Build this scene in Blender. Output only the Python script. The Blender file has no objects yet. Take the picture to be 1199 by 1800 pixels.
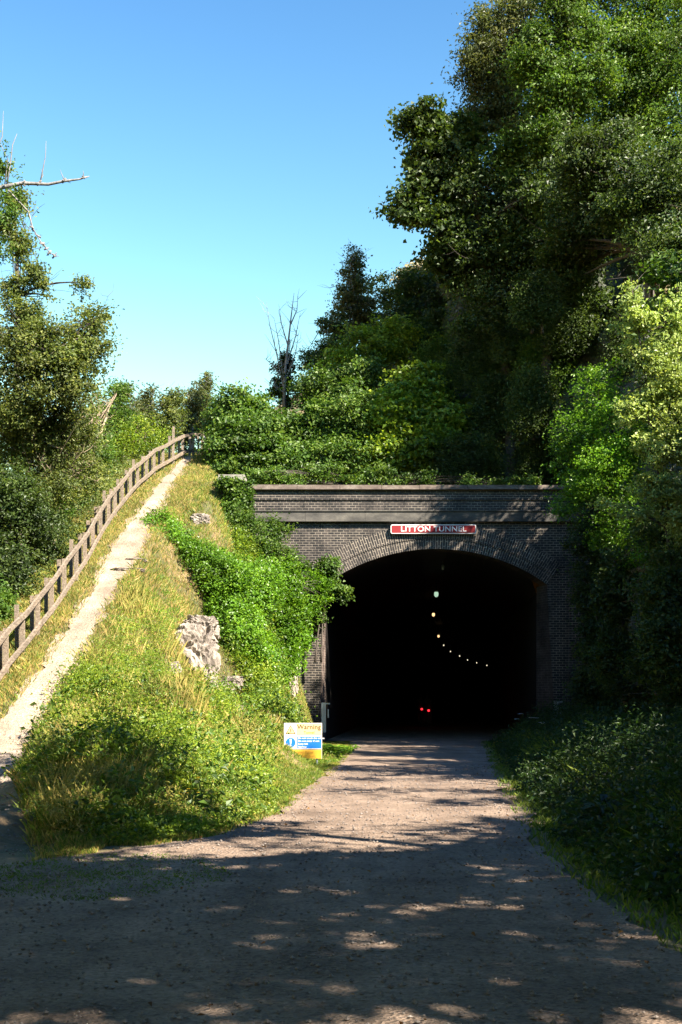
import bpy, math, random
import numpy as np
from mathutils import Vector

# ------------------------------------------------------------ camera, sky, sun
S = bpy.context.scene
C = S.collection
F = 2300.0           # focal length in photo pixels
HORZ = 1225.0
EYE = 1.6
cam = bpy.data.cameras.new("camera")
cam.sensor_fit = 'VERTICAL'; cam.sensor_height = 36.0; cam.sensor_width = 24.0
cam.lens = F / 1800 * 36; cam.shift_y = (HORZ - 900) / 1800
cam.clip_end = 2000; cam.clip_start = 0.05
camo = bpy.data.objects.new("camera", cam); C.objects.link(camo)
camo.location = (0, 0, EYE); camo.rotation_euler = (math.pi / 2, 0, 0)
S.camera = camo

SUN = Vector((0.70, -0.62, 0.80)).normalized()
w = bpy.data.worlds.new("World"); S.world = w; w.use_nodes = True
nt = w.node_tree; nt.nodes.clear()
sky = nt.nodes.new('ShaderNodeTexSky'); sky.sky_type = 'NISHITA'; sky.sun_disc = False
sky.sun_elevation = math.asin(SUN.z); sky.sun_rotation = math.atan2(SUN.x, SUN.y)
sky.air_density = 2.2; sky.dust_density = 0.1; sky.ozone_density = 2.5; sky.altitude = 200
hs = nt.nodes.new('ShaderNodeHueSaturation'); hs.inputs['Saturation'].default_value = 1.16; hs.inputs['Hue'].default_value = 0.505
hs.inputs['Value'].default_value = 0.485
bg = nt.nodes.new('ShaderNodeBackground'); bg.inputs['Strength'].default_value = 0.05
wo = nt.nodes.new('ShaderNodeOutputWorld')
nt.links.new(sky.outputs[0], hs.inputs['Color']); gm = nt.nodes.new('ShaderNodeGamma'); gm.inputs[1].default_value = 1.9; nt.links.new(hs.outputs[0], gm.inputs[0]); nt.links.new(gm.outputs[0], bg.inputs[0]); nt.links.new(bg.outputs[0], wo.inputs[0])
sl = bpy.data.lights.new("sun", 'SUN'); sl.energy = 5.0; sl.angle = math.radians(0.5); sl.color = (1.0, 0.90, 0.76)
so = bpy.data.objects.new("sun", sl); C.objects.link(so)
so.rotation_euler = SUN.to_track_quat('Z', 'Y').to_euler()
S.view_settings.view_transform = 'Standard'; S.view_settings.look = 'None'
S.view_settings.exposure = 2.3; S.view_settings.gamma = 1.0
try:
    S.cycles.max_bounces = 6; S.cycles.diffuse_bounces = 3; S.cycles.transmission_bounces = 3
    S.cycles.sample_clamp_indirect = 4.0
except Exception: pass

rng = np.random.default_rng(7)
random.seed(7)

# ------------------------------------------------------------ helpers
def at(px, py, Y):
    return ((px - 599.5) / F * Y, Y, EYE + (HORZ - py) / F * Y)

def proj(x, y, z):
    y = np.maximum(y, 0.3)
    return 599.5 + x / y * F, HORZ - (z - EYE) / y * F

_T = np.random.default_rng(11).random((256, 256))
def vn(x, y, s=0):
    x = np.asarray(x, float) + s * 17.13; y = np.asarray(y, float) + s * 9.71
    xi = np.floor(x).astype(int); yi = np.floor(y).astype(int)
    fx = x - xi; fy = y - yi; fx = fx * fx * (3 - 2 * fx); fy = fy * fy * (3 - 2 * fy)
    a = _T[xi % 256, yi % 256]; b = _T[(xi + 1) % 256, yi % 256]
    c = _T[xi % 256, (yi + 1) % 256]; d = _T[(xi + 1) % 256, (yi + 1) % 256]
    return (a * (1 - fx) + b * fx) * (1 - fy) + (c * (1 - fx) + d * fx) * fy
def fbm(x, y, s=0, o=4):
    r = 0; a = 0.5; n = 0
    for k in range(o):
        r = r + a * vn(np.asarray(x) * 2 ** k, np.asarray(y) * 2 ** k, s + k); n += a; a *= 0.5
    return r / n
def ss(a, b, x):
    t = np.clip((x - a) / (b - a), 0, 1); return t * t * (3 - 2 * t)

def tag(o, label=None, cat=None, group=None, kind=None):
    if label: o['label'] = label
    if cat: o['category'] = cat
    if group: o['group'] = group
    if kind: o['kind'] = kind
    return o
def empty(name, loc, label=None, cat=None, group=None):
    o = bpy.data.objects.new(name, None); C.objects.link(o); o.location = loc; o.empty_display_size = 0.2
    return tag(o, label, cat, group)
def put(name, me, mat, parent=None, world=True):
    o = bpy.data.objects.new(name, me); C.objects.link(o)
    if mat: me.materials.append(mat)
    if parent is not None:
        o.parent = parent
        if world: o.location = -parent.location      # mesh is given in world coordinates
    return o

def npmesh(name, V, Q, attr=None, smooth=False, uv=None):
    """V (n,3); Q (m,4) quads or (m,3) tris"""
    me = bpy.data.meshes.new(name)
    V = np.ascontiguousarray(V, dtype=np.float32); Q = np.ascontiguousarray(Q, dtype=np.int32)
    k = Q.shape[1]; m = len(Q)
    me.vertices.add(len(V)); me.vertices.foreach_set('co', V.ravel())
    me.loops.add(m * k); me.loops.foreach_set('vertex_index', Q.ravel())
    me.polygons.add(m)
    me.polygons.foreach_set('loop_start', np.arange(0, m * k, k, dtype=np.int32))
    me.polygons.foreach_set('loop_total', np.full(m, k, dtype=np.int32))
    me.polygons.foreach_set('use_smooth', np.full(m, smooth, dtype=bool))
    if attr is not None:
        a = me.attributes.new('rnd', 'FLOAT', 'POINT')
        a.data.foreach_set('value', np.ascontiguousarray(attr, dtype=np.float32))
    if uv is not None:
        u = me.uv_layers.new(name='UVMap')
        u.data.foreach_set('uv', np.ascontiguousarray(uv[Q.ravel()], dtype=np.float32).ravel())
    me.update(calc_edges=True)
    return me

class MB:
    """collects boxes, prisms and tubes into one mesh"""
    def __init__(s): s.v = []; s.f = []
    def add(s, vs, fs):
        n = len(s.v); s.v += [tuple(v) for v in vs]; s.f += [tuple(i + n for i in f) for f in fs]
    def box(s, x0, x1, y0, y1, z0, z1, j=0.0):
        r = lambda: random.uniform(-j, j)
        vs = [(x + r(), y + r(), z + r()) for z in (z0, z1) for y in (y0, y1) for x in (x0, x1)]
        s.add(vs, [(0, 2, 3, 1), (4, 5, 7, 6), (0, 1, 5, 4), (2, 6, 7, 3), (0, 4, 6, 2), (1, 3, 7, 5)])
    def bar(s, a, b, wx, wz, up=(0, 0, 1)):
        a = Vector(a); b = Vector(b); d = (b - a).normalized(); sx = d.cross(Vector(up)).normalized(); sz = sx.cross(d)
        vs = []
        for p in (a, b):
            for i, k in ((-1, -1), (1, -1), (1, 1), (-1, 1)): vs.append(p + sx * wx / 2 * i + sz * wz / 2 * k)
        s.add(vs, [(0, 1, 2, 3), (7, 6, 5, 4), (0, 4, 5, 1), (1, 5, 6, 2), (2, 6, 7, 3), (3, 7, 4, 0)])
    def tube(s, pts, rad, n=6, cap=True):
        pts = [Vector(p) for p in pts]; m = len(pts)
        if not hasattr(rad, '__len__'): rad = [rad] * m
        vs = []; ref = Vector((0.31, 0.2, 0.93))
        for i, p in enumerate(pts):
            d = (pts[min(i + 1, m - 1)] - pts[max(i - 1, 0)])
            if d.length < 1e-6: d = Vector((0, 0, 1))
            d.normalize()
            r_ = ref if abs(d.dot(ref)) < 0.95 else Vector((1, 0, 0))
            a = d.cross(r_).normalized(); b = d.cross(a)
            for k in range(n):
                t = 2 * math.pi * k / n; vs.append(p + (a * math.cos(t) + b * math.sin(t)) * rad[i])
        fs = [(i * n + k, i * n + (k + 1) % n, (i + 1) * n + (k + 1) % n, (i + 1) * n + k) for i in range(m - 1) for k in range(n)]
        if cap: fs += [tuple(range(n))[::-1], tuple(range((m - 1) * n, m * n))]
        s.add(vs, fs)
    def mesh(s, name, smooth=False):
        me = bpy.data.meshes.new(name); me.from_pydata(s.v, [], s.f); me.update()
        if smooth: me.polygons.foreach_set('use_smooth', [True] * len(me.polygons))
        return me
    def build(s, name, mat, parent=None, smooth=False, world=True): return put(name, s.mesh(name, smooth), mat, parent, world)

# ------------------------------------------------------------ materials
def mat(name):
    m = bpy.data.materials.new(name); m.use_nodes = True; t = m.node_tree; t.nodes.clear()
    out = t.nodes.new('ShaderNodeOutputMaterial'); p = t.nodes.new('ShaderNodeBsdfPrincipled')
    t.links.new(p.outputs[0], out.inputs[0]); return m, t, p, out
def ramp(t, fac, stops, interp='LINEAR'):
    r = t.nodes.new('ShaderNodeValToRGB'); e = r.color_ramp.elements; r.color_ramp.interpolation = interp
    while len(e) < len(stops): e.new(0.5)
    for i, (p, c) in enumerate(stops): e[i].position = p; e[i].color = (*c, 1) if len(c) == 3 else c
    t.links.new(fac, r.inputs[0]); return r.outputs[0]
def noise(t, vec, scale, detail=4, rough=0.6, dist=0.0):
    n = t.nodes.new('ShaderNodeTexNoise'); n.inputs['Scale'].default_value = scale; n.inputs['Detail'].default_value = detail
    n.inputs['Roughness'].default_value = rough; n.inputs['Distortion'].default_value = dist
    t.links.new(vec, n.inputs['Vector']); return n.outputs[0]
def mix(t, fac, a, b, mode='MIX'):
    m = t.nodes.new('ShaderNodeMix'); m.data_type = 'RGBA'; m.blend_type = mode
    if isinstance(fac, (int, float)): m.inputs[0].default_value = fac
    else: t.links.new(fac, m.inputs[0])
    for i, v in ((6, a), (7, b)):
        if isinstance(v, tuple): m.inputs[i].default_value = (*v, 1)
        else: t.links.new(v, m.inputs[i])
    return m.outputs[2]
def objc(t):
    g = t.nodes.new('ShaderNodeNewGeometry'); return g.outputs['Position']
def mapping(t, vec, scale=(1, 1, 1), rot=(0, 0, 0)):
    m = t.nodes.new('ShaderNodeMapping'); m.inputs['Scale'].default_value = scale; m.inputs['Rotation'].default_value = rot
    t.links.new(vec, m.inputs[0]); return m.outputs[0]
def bump(t, p, h, strength=0.5, dist=0.02):
    b = t.nodes.new('ShaderNodeBump'); b.inputs['Strength'].default_value = strength; b.inputs['Distance'].default_value = dist
    t.links.new(h, b.inputs['Height']); t.links.new(b.outputs[0], p.inputs['Normal'])

def leafmat(name, cols, trans=0.35, rough=0.5, vary=0.35, spec=0.35, vscale=0.45):
    m, t, p, out = mat(name)
    a = t.nodes.new('ShaderNodeAttribute'); a.attribute_name = 'rnd'
    n = len(cols); cols = [(a_[0] * .92, a_[1] * .76, a_[2] * .6) for a_ in cols]
    c = ramp(t, a.outputs['Fac'], [(i / (n - 1), cols[i]) for i in range(n)])
    nz = noise(t, objc(t), vscale, 3)
    hsv = t.nodes.new('ShaderNodeHueSaturation')
    mr = t.nodes.new('ShaderNodeMapRange'); mr.inputs[1].default_value = 0.3; mr.inputs[2].default_value = 0.7
    mr.inputs[3].default_value = 1 - vary; mr.inputs[4].default_value = 1 + vary
    t.links.new(nz, mr.inputs[0]); t.links.new(mr.outputs[0], hsv.inputs['Value']); t.links.new(c, hsv.inputs['Color'])
    c = hsv.outputs[0]
    t.links.new(c, p.inputs['Base Color']); p.inputs['Roughness'].default_value = rough
    p.inputs['Specular IOR Level'].default_value = spec
    tr = t.nodes.new('ShaderNodeBsdfTranslucent'); 
    c2 = mix(t, 1.0, c, (1.0, 1.0, 0.45), 'MULTIPLY'); 
    g2 = t.nodes.new('ShaderNodeHueSaturation'); g2.inputs['Value'].default_value = 1.8; t.links.new(c2, g2.inputs['Color'])
    t.links.new(g2.outputs[0], tr.inputs[0])
    ms = t.nodes.new('ShaderNodeMixShader'); ms.inputs[0].default_value = trans
    t.links.new(p.outputs[0], ms.inputs[1]); t.links.new(tr.outputs[0], ms.inputs[2]); t.links.new(ms.outputs[0], out.inputs[0])
    return m

M = {}
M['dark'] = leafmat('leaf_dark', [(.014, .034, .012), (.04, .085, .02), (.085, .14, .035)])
M['mid'] = leafmat('leaf_mid', [(.022, .065, .012), (.06, .145, .022), (.14, .24, .045)])
M['bright'] = leafmat('leaf_bright', [(.035, .11, .010), (.09, .24, .016), (.19, .38, .03)], rough=0.4)
M['lime'] = leafmat('leaf_lime', [(.04, .10, .014), (.13, .25, .025), (.32, .44, .05)], rough=0.45)
M['olive'] = leafmat('leaf_olive', [(.03, .055, .016), (.09, .15, .035), (.23, .29, .085)], rough=0.55)
M['birch'] = leafmat('leaf_birch', [(.10, .16, .035), (.24, .38, .12), (.42, .56, .26)], rough=0.4, trans=0.3)
M['silver'] = leafmat('leaf_silver', [(.16, .2, .12), (.4, .42, .34), (.55, .56, .5)], rough=0.5, trans=0.2)
M['ash'] = leafmat('leaf_grey_green', [(.03, .055, .025), (.07, .11, .045), (.14, .17, .08)], rough=0.5)
M['grass'] = leafmat('grass', [(.05, .12, .012), (.11, .20, .025), (.21, .27, .05), (.36, .29, .11)], trans=0.3, rough=0.6, vary=0.25)
M['dry'] = leafmat('grass_dry', [(.07, .11, .03), (.18, .20, .06), (.31, .27, .10), (.44, .35, .17)], trans=0.25, rough=0.7, vary=0.25)
M['herb'] = leafmat('herb', [(.04, .12, .014), (.12, .26, .025), (.24, .38, .05), (.42, .44, .10)], rough=0.5)
M['drystalk'] = leafmat('dry_stalks', [(.10, .15, .03), (.24, .27, .07), (.42, .38, .15)], trans=0.25, rough=0.7)
M['litter'] = leafmat('dead_leaf', [(.04, .025, .012), (.14, .08, .03), (.3, .2, .08)], trans=.1, rough=.8)
M['shade_herb'] = leafmat('verge_herb', [(.010, .034, .010), (.022, .062, .015), (.05, .105, .028)], rough=0.5)  # herb greens darkened, the shade of the right verge put into the colour

def bark(name, c1, c2):
    m, t, p, o = mat(name); v = objc(t)
    n = noise(t, mapping(t, v, (6, 6, 1.2)), 3, 5)
    t.links.new(ramp(t, n, [(0.3, c1), (0.7, c2)]), p.inputs['Base Color']); p.inputs['Roughness'].default_value = 0.9
    bump(t, p, n, 0.6, 0.02); return m
M['bark'] = bark('bark', (.03, .024, .018), (.09, .072, .055))
M['bark_tan'] = bark('bark_tan', (.13, .095, .06), (.30, .23, .15))
M['bark_grey'] = bark('bark_grey', (.09, .082, .076), (.25, .235, .22))

def gravel(name, c1, c2, c3, stone=60):
    c1, c2, c3 = [tuple(q * .68 for q in c_) for c_ in (c1, c2, c3)]
    m, t, p, o = mat(name); v = objc(t)
    n1 = noise(t, v, 1.1, 5, 0.65); n2 = noise(t, v, 22, 4, 0.7)
    vo = t.nodes.new('ShaderNodeTexVoronoi'); vo.inputs['Scale'].default_value = stone; t.links.new(v, vo.inputs['Vector'])
    c = ramp(t, n1, [(0.3, c1), (0.5, c2), (0.72, c3)])
    c = mix(t, 0.55, c, ramp(t, n2, [(0.3, (.35, .33, .31)), (0.7, (1.0, .97, .93))]), 'MULTIPLY')
    n4 = noise(t, mapping(t, v, (1.5, .13, 1)), 1.0, 4); c = mix(t, .6, c, ramp(t, n4, [(0.4, (.62, .6, .6)), (0.6, (1, 1, 1))]), 'MULTIPLY')
    hs_ = t.nodes.new('ShaderNodeHueSaturation'); hs_.inputs['Saturation'].default_value = 0.0
    t.links.new(vo.outputs['Color'], hs_.inputs['Color'])
    c = mix(t, 0.45, c, hs_.outputs[0], 'OVERLAY')
    t.links.new(c, p.inputs['Base Color']); p.inputs['Roughness'].default_value = 0.92; p.inputs['Specular IOR Level'].default_value = 0.2
    ad = t.nodes.new('ShaderNodeMath'); ad.operation = 'ADD'; t.links.new(n2, ad.inputs[0]); t.links.new(vo.outputs['Distance'], ad.inputs[1])
    bump(t, p, ad.outputs[0], 0.7, 0.025); return m
M['road'] = gravel('gravel_road', (.19, .14, .105), (.30, .225, .17), (.41, .31, .235), 38)
M['path'] = gravel('gravel_path', (.31, .24, .175), (.42, .335, .25), (.52, .42, .32), 30)

m, t, p, o = mat('soil'); v = objc(t)
n1 = noise(t, v, 0.9, 6, 0.65); n2 = noise(t, v, 9, 5, 0.7)
c = ramp(t, n1, [(0.32, (.04, .055, .014)), (0.46, (.085, .08, .03)), (0.58, (.19, .13, .06)), (0.72, (.27, .185, .10))])
c = mix(t, 0.6, c, ramp(t, n2, [(0.3, (.4, .4, .4)), (0.7, (1, 1, 1))]), 'MULTIPLY')
t.links.new(c, p.inputs['Base Color']); p.inputs['Roughness'].default_value = 0.95; bump(t, p, n2, 0.8, 0.06)
M['soil'] = m

def rockmat(name, cs, mossy=0.0):
    m, t, p, o = mat(name); v = objc(t)
    n1 = noise(t, mapping(t, v, (1, 1, 0.35)), 2.2, 8, 0.7, 0.6); n2 = noise(t, v, 14, 6, 0.7)
    c = ramp(t, n1, [(0.28, cs[0]), (0.48, cs[1]), (0.68, cs[2])])
    vo = t.nodes.new('ShaderNodeTexVoronoi'); vo.feature = 'DISTANCE_TO_EDGE'; vo.inputs['Scale'].default_value = 2.4
    t.links.new(mapping(t, v, (1.2, 1.2, 0.6)), vo.inputs['Vector'])
    cr = ramp(t, vo.outputs['Distance'], [(0.0, (.45, .43, .42)), (0.06, (1, 1, 1))])
    c = mix(t, 0.5, c, cr, 'MULTIPLY')
    c = mix(t, 0.5, c, ramp(t, n2, [(0.3, (.45, .45, .45)), (0.65, (1, 1, 1))]), 'MULTIPLY')
    if mossy:
        n3 = noise(t, v, 0.8, 5); c = mix(t, ramp(t, n3, [(0.5 - mossy * 0.2, (0, 0, 0)), (0.62, (1, 1, 1))]), c, (.035, .06, .018))
    t.links.new(c, p.inputs['Base Color']); p.inputs['Roughness'].default_value = 0.9
    bump(t, p, n1, 0.8, 0.15); return m
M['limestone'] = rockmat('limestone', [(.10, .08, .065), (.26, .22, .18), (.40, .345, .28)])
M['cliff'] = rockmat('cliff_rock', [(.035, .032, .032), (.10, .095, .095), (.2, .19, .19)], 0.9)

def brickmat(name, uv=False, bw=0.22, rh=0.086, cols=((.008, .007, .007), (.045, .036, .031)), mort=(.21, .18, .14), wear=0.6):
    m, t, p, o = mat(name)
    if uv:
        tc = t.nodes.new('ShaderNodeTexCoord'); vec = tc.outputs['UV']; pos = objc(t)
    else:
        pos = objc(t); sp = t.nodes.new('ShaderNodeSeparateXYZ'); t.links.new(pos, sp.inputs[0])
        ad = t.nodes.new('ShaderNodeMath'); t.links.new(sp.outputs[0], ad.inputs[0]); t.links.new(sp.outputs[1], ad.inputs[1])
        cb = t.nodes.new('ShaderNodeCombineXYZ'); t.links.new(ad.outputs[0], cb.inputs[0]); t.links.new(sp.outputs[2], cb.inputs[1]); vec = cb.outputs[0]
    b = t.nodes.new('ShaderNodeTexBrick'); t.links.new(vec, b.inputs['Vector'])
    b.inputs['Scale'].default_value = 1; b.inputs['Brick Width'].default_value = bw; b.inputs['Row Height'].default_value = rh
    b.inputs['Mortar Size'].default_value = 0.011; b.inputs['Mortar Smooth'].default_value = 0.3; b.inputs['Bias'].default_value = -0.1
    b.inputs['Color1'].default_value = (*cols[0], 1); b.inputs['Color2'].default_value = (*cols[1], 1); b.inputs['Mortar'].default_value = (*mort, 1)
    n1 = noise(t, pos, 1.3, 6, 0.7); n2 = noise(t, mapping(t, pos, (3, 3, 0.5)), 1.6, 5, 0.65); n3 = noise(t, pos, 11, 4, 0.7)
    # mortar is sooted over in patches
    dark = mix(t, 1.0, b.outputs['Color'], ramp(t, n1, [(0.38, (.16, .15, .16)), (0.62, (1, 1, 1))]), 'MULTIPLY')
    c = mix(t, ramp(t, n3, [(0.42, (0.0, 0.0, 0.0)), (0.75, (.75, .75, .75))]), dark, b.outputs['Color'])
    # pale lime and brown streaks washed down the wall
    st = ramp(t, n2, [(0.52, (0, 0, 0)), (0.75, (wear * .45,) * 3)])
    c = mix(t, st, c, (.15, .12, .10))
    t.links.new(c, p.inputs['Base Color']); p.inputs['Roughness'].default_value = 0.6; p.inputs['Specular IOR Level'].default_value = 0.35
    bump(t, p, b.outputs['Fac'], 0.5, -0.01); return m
M['brick'] = brickmat('engineering_brick')
M['brick_uv'] = brickmat('voussoir_brick', True, 0.34, 0.085, mort=(.30, .255, .195), wear=0.8)
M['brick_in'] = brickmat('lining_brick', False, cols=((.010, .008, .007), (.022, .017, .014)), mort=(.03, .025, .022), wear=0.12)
M['jamb'] = brickmat('jamb_brick_sunlit', False, cols=((.13, .095, .08), (.22, .165, .135)), mort=(.25, .21, .18), wear=0.4)  # left reveal brick lightened, sunlight put into its colour
M['jamb_dark'] = brickmat('jamb_brick_shaded', False, cols=((.03, .026, .026), (.06, .05, .048)), mort=(.09, .08, .075), wear=0.4)  # shaded copy of the jamb brick, darkened for right reveal and soffit

def stone(name, c1, c2, c3, sc=1.5):
    m, t, p, o = mat(name); v = objc(t)
    n1 = noise(t, mapping(t, v, (1, 1, 2.0)), sc, 7, 0.7); n2 = noise(t, v, 18, 4)
    c = ramp(t, n1, [(0.3, c1), (0.5, c2), (0.7, c3)])
    c = mix(t, 0.5, c, ramp(t, n2, [(0.3, (.5, .5, .5)), (0.7, (1, 1, 1))]), 'MULTIPLY')
    t.links.new(c, p.inputs['Base Color']); p.inputs['Roughness'].default_value = 0.9; bump(t, p, n1, 0.4, 0.03); return m
M['band'] = stone('band_stone', (.03, .029, .026), (.065, .06, .052), (.12, .11, .09))
M['coping'] = stone('coping_stone', (.07, .05, .04), (.13, .10, .08), (.22, .185, .15), 2.5)
M['cap'] = stone('pier_cap_stone', (.12, .115, .095), (.22, .205, .17), (.30, .28, .235))
M['pebble'] = stone('pebble', (.10, .08, .07), (.18, .15, .13), (.3, .265, .23), 9)

def wood(name):
    m, t, p, o = mat(name); v = objc(t)
    n1 = noise(t, mapping(t, v, (14, 2.0, 14)), 2, 5, 0.6); n2 = noise(t, v, 1.4, 3)
    c = ramp(t, n1, [(0.3, (.075, .056, .04)), (0.5, (.165, .128, .092)), (0.72, (.28, .23, .17))])
    c = mix(t, 0.5, c, ramp(t, n2, [(0.35, (.7, .72, .72)), (0.65, (1, .95, .9))]), 'MULTIPLY')
    t.links.new(c, p.inputs['Base Color']); p.inputs['Roughness'].default_value = 0.85; bump(t, p, n1, 0.4, 0.01); return m
M['wood'] = wood('weathered_timber')
def plain(name, col, rough=0.5, metal=0.0, emit=0.0, ecol=None, dirt=0.25):
    m, t, p, o = mat(name); v = objc(t)
    n = noise(t, v, 6, 5, 0.65)
    c = mix(t, dirt, col, ramp(t, n, [(0.3, (.45, .42, .38)), (0.65, (1, 1, 1))]), 'MULTIPLY')
    t.links.new(c, p.inputs['Base Color']); p.inputs['Roughness'].default_value = rough; p.inputs['Metallic'].default_value = metal
    if emit: p.inputs['Emission Color'].default_value = (*(ecol or col), 1); p.inputs['Emission Strength'].default_value = emit
    return m
M['red'] = plain('sign_red', (.19, .003, .006), 0.8, dirt=.15); M['white'] = plain('sign_white', (.72, .70, .66), 0.6, dirt=.1)
M['letter'] = plain('letter_white', (.62, .60, .57), 0.9, dirt=0)
M['yellow'] = plain('sign_yellow', (.58, .34, .035), 0.4, dirt=.15); M['paleyellow'] = plain('sign_pale_yellow', (.55, .44, .22), 0.4, dirt=.15)
M['blue'] = plain('sign_blue', (.008, .13, .45), 0.4, dirt=.15); M['ink'] = plain('sign_ink', (.10, .05, .012), 0.7, dirt=0); M['ink2'] = plain('sign_faded_ink', (.48, .25, .03), 0.5, dirt=0)
M['galv'] = plain('galvanised_steel', (.32, .37, .38), 0.45, 0.5)
M['black'] = plain('black_iron', (.02, .02, .02), 0.5, 0.3); M['cloth'] = plain('dark_cloth', (.015, .015, .02), 0.9); M['skin'] = plain('skin', (.35, .2, .14), 0.6)
M['lampg'] = plain('lamp_glass_green', (.7, .85, .7), 0.3, emit=.16, ecol=(.6, .9, .65), dirt=0)
M['lampo'] = plain('lamp_glass_amber', (.9, .7, .4), 0.3, emit=.4, ecol=(1, .62, .28), dirt=0)
M['lampw'] = plain('lamp_glass_white', (.9, .85, .7), 0.3, emit=.35, ecol=(1, .86, .6), dirt=0)
M['redlamp'] = plain('red_lamp', (.9, .02, .01), 0.3, emit=.8, ecol=(1, .02, .03), dirt=0)
M['petal_y'] = plain('yellow_petal', (.75, .48, .02), 0.6, dirt=0); M['petal_w'] = plain('white_petal', (.75, .75, .72), 0.7, dirt=0)

# ------------------------------------------------------------ terrain
PY = [-50, 18, 21, 24, 28, 34, 39, 46, 53, 57, 70, 400]
PZ = [0, 0, .35, 1.0, 2.4, 4.6, 6.5, 9.0, 11.3, 12.0, 14.5, 15]
def P(y): return np.interp(y, PY, PZ)
# foot of the left bank and the road edges
FY = [-50, 12.5, 14.0, 15.5, 18, 20, 25, 32, 40, 46.4]
FX = [-5.2, -5.0, -2.6, -1.75, -1.15, -.95, -.55, -.35, -.55, -.75]
def XF(y): return np.interp(y, FY, FX)
CL = np.array([(4.5, 120), (1.5, 64), (4.0, 54), (6.6, 50.5), (9.1, 48.0), (9.5, 44), (8.8, 38), (9.3, 32), (10.2, 26), (11, 18), (12, 4), (13, -20)], float)
CT = np.array([19, 18.5, 19.5, 21.5, 20, 12, 7, 5.5, 4.5, 3.5, 3, 3], float)
CB = np.array([15, 9, 8.3, 8, 8, -.4, -.4, -.4, -.4, -.4, -.4, -.4], float)
def cliffdist(x, y):
    x = np.asarray(x, float); y = np.asarray(y, float)
    best = np.full(x.shape, 1e9); sgn = np.ones(x.shape); top = np.zeros(x.shape)
    for i in range(len(CL) - 1):
        a, b = CL[i], CL[i + 1]; d = b - a; L2 = d @ d
        t = ((x - a[0]) * d[0] + (y - a[1]) * d[1]) / L2; tc = np.clip(t, 0, 1)
        dx = x - (a[0] + tc * d[0]); dy = y - (a[1] + tc * d[1]); D = np.hypot(dx, dy)
        s = np.where(d[0] * (y - a[1]) - d[1] * (x - a[0]) > 0, 1.0, -1.0); m = D < best
        best = np.where(m, D, best); sgn = np.where(m, s, sgn); top = np.where(m, CT[i] + (CT[i + 1] - CT[i]) * tc, top)
    return best * sgn, top
def H(x, y):
    x = np.asarray(x, float); y = np.asarray(y, float)
    p = P(y); xf = XF(y)
    s = np.clip((xf - x) / np.maximum(xf + 5.45, 0.2), 0, 1)
    steep = ss(36, 43, y)
    e_ = 1.9 - .75 * ss(20, 27, 47 - y) * 0 - 0.0
    shp = s ** 1.75 * (1 - steep) + steep * np.clip(s * 1.34, 0, 1) ** 1.05
    low = 0.55 * ss(14.5, 18.5, y) * np.sin(np.clip(s, 0, 1) * math.pi) * (1 - ss(24, 30, y))
    bump_ = (fbm(x * .75, y * .6, 3) - 0.5) * np.sin(s * math.pi) * np.minimum(p + .8, 3.4) * 0.9 + .55 * np.exp(-((x + 4.7) / .7) ** 2 - ((y - 32.5) / 2.2) ** 2) * 1.0 - .55 * np.exp(-((x + 4.0) / .7) ** 2 - ((y - 28.5) / 1.8) ** 2) + .45 * np.exp(-((x + 3.3) / .8) ** 2 - ((y - 25.5) / 2.0) ** 2) - .35 * np.exp(-((x + 2.4) / .6) ** 2 - ((y - 30.5) / 1.5) ** 2)
    left = p * shp + low + bump_
    dl = np.clip(-8.2 - x, 0, 60)
    left = np.where(x < -8.2, p - ss(20, 30, y) * np.minimum(dl * 0.12 + np.clip(dl - 1.8, 0, 50) * 0.45, p * 0.55 + 2), left)
    back = 8.62 + np.clip(y - 47.5, 0, 8) * 0.32
    back = np.maximum(back, 0)
    far = ss(54, 74, y)
    back = back + np.clip(y - 55, 0, 30) * 0.22 + np.clip(x + 8, 0, 14) * 0.6 * far
    bl = ss(-5.2, -3.6, x)
    pth = p + np.clip(x + 8, 0, 14) * 0.6 * far
    back = pth * (1 - bl) + back * bl
    h = np.where(y > 46.35, np.where(x > -8.2, back, left), left)
    rv = 0.28 * ss(0.3, 1.6, x - np.interp(y, [0, 9, 15, 25, 35, 46], [2.2, 2.3, 2.45, 3.15, 4.1, 5.1])) * (y < 46.35)
    rv = rv + np.clip(x - 6.2, 0, 4) * 0.15 * (y < 46.35)
    h = np.where((x > 1) & (y <= 46.35), rv, h)
    sd, tp = cliffdist(x, y)
    k = ss(0.5, 2.0, sd)
    h = h * (1 - k) + (tp + np.clip(sd - 1.5, 0, 40) * 0.35 + 0.8 * (fbm(x * .3, y * .3, 8) - .5)) * k
    h = h - 1.5 * np.exp(-((x + 3.55) / .75) ** 2 - ((y - 35.2) / 1.5) ** 2) - .5 * np.exp(-((x + 1.5) / .4) ** 2 - ((y - 42) / 1.2) ** 2)
    # small unevenness off the road
    off = np.where((x > xf + .0) & (x < 6) & (y < 46.35), 0.15, 1.0)
    h = h + (fbm(x * 1.7, y * 1.7, 5, 3) - 0.5) * 0.22 * off * np.where(np.abs(x + 6.1) < .75, .3, 1.0)
    return h
def H1(x, y): return float(H(np.array([x]), np.array([y]))[0])

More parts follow.
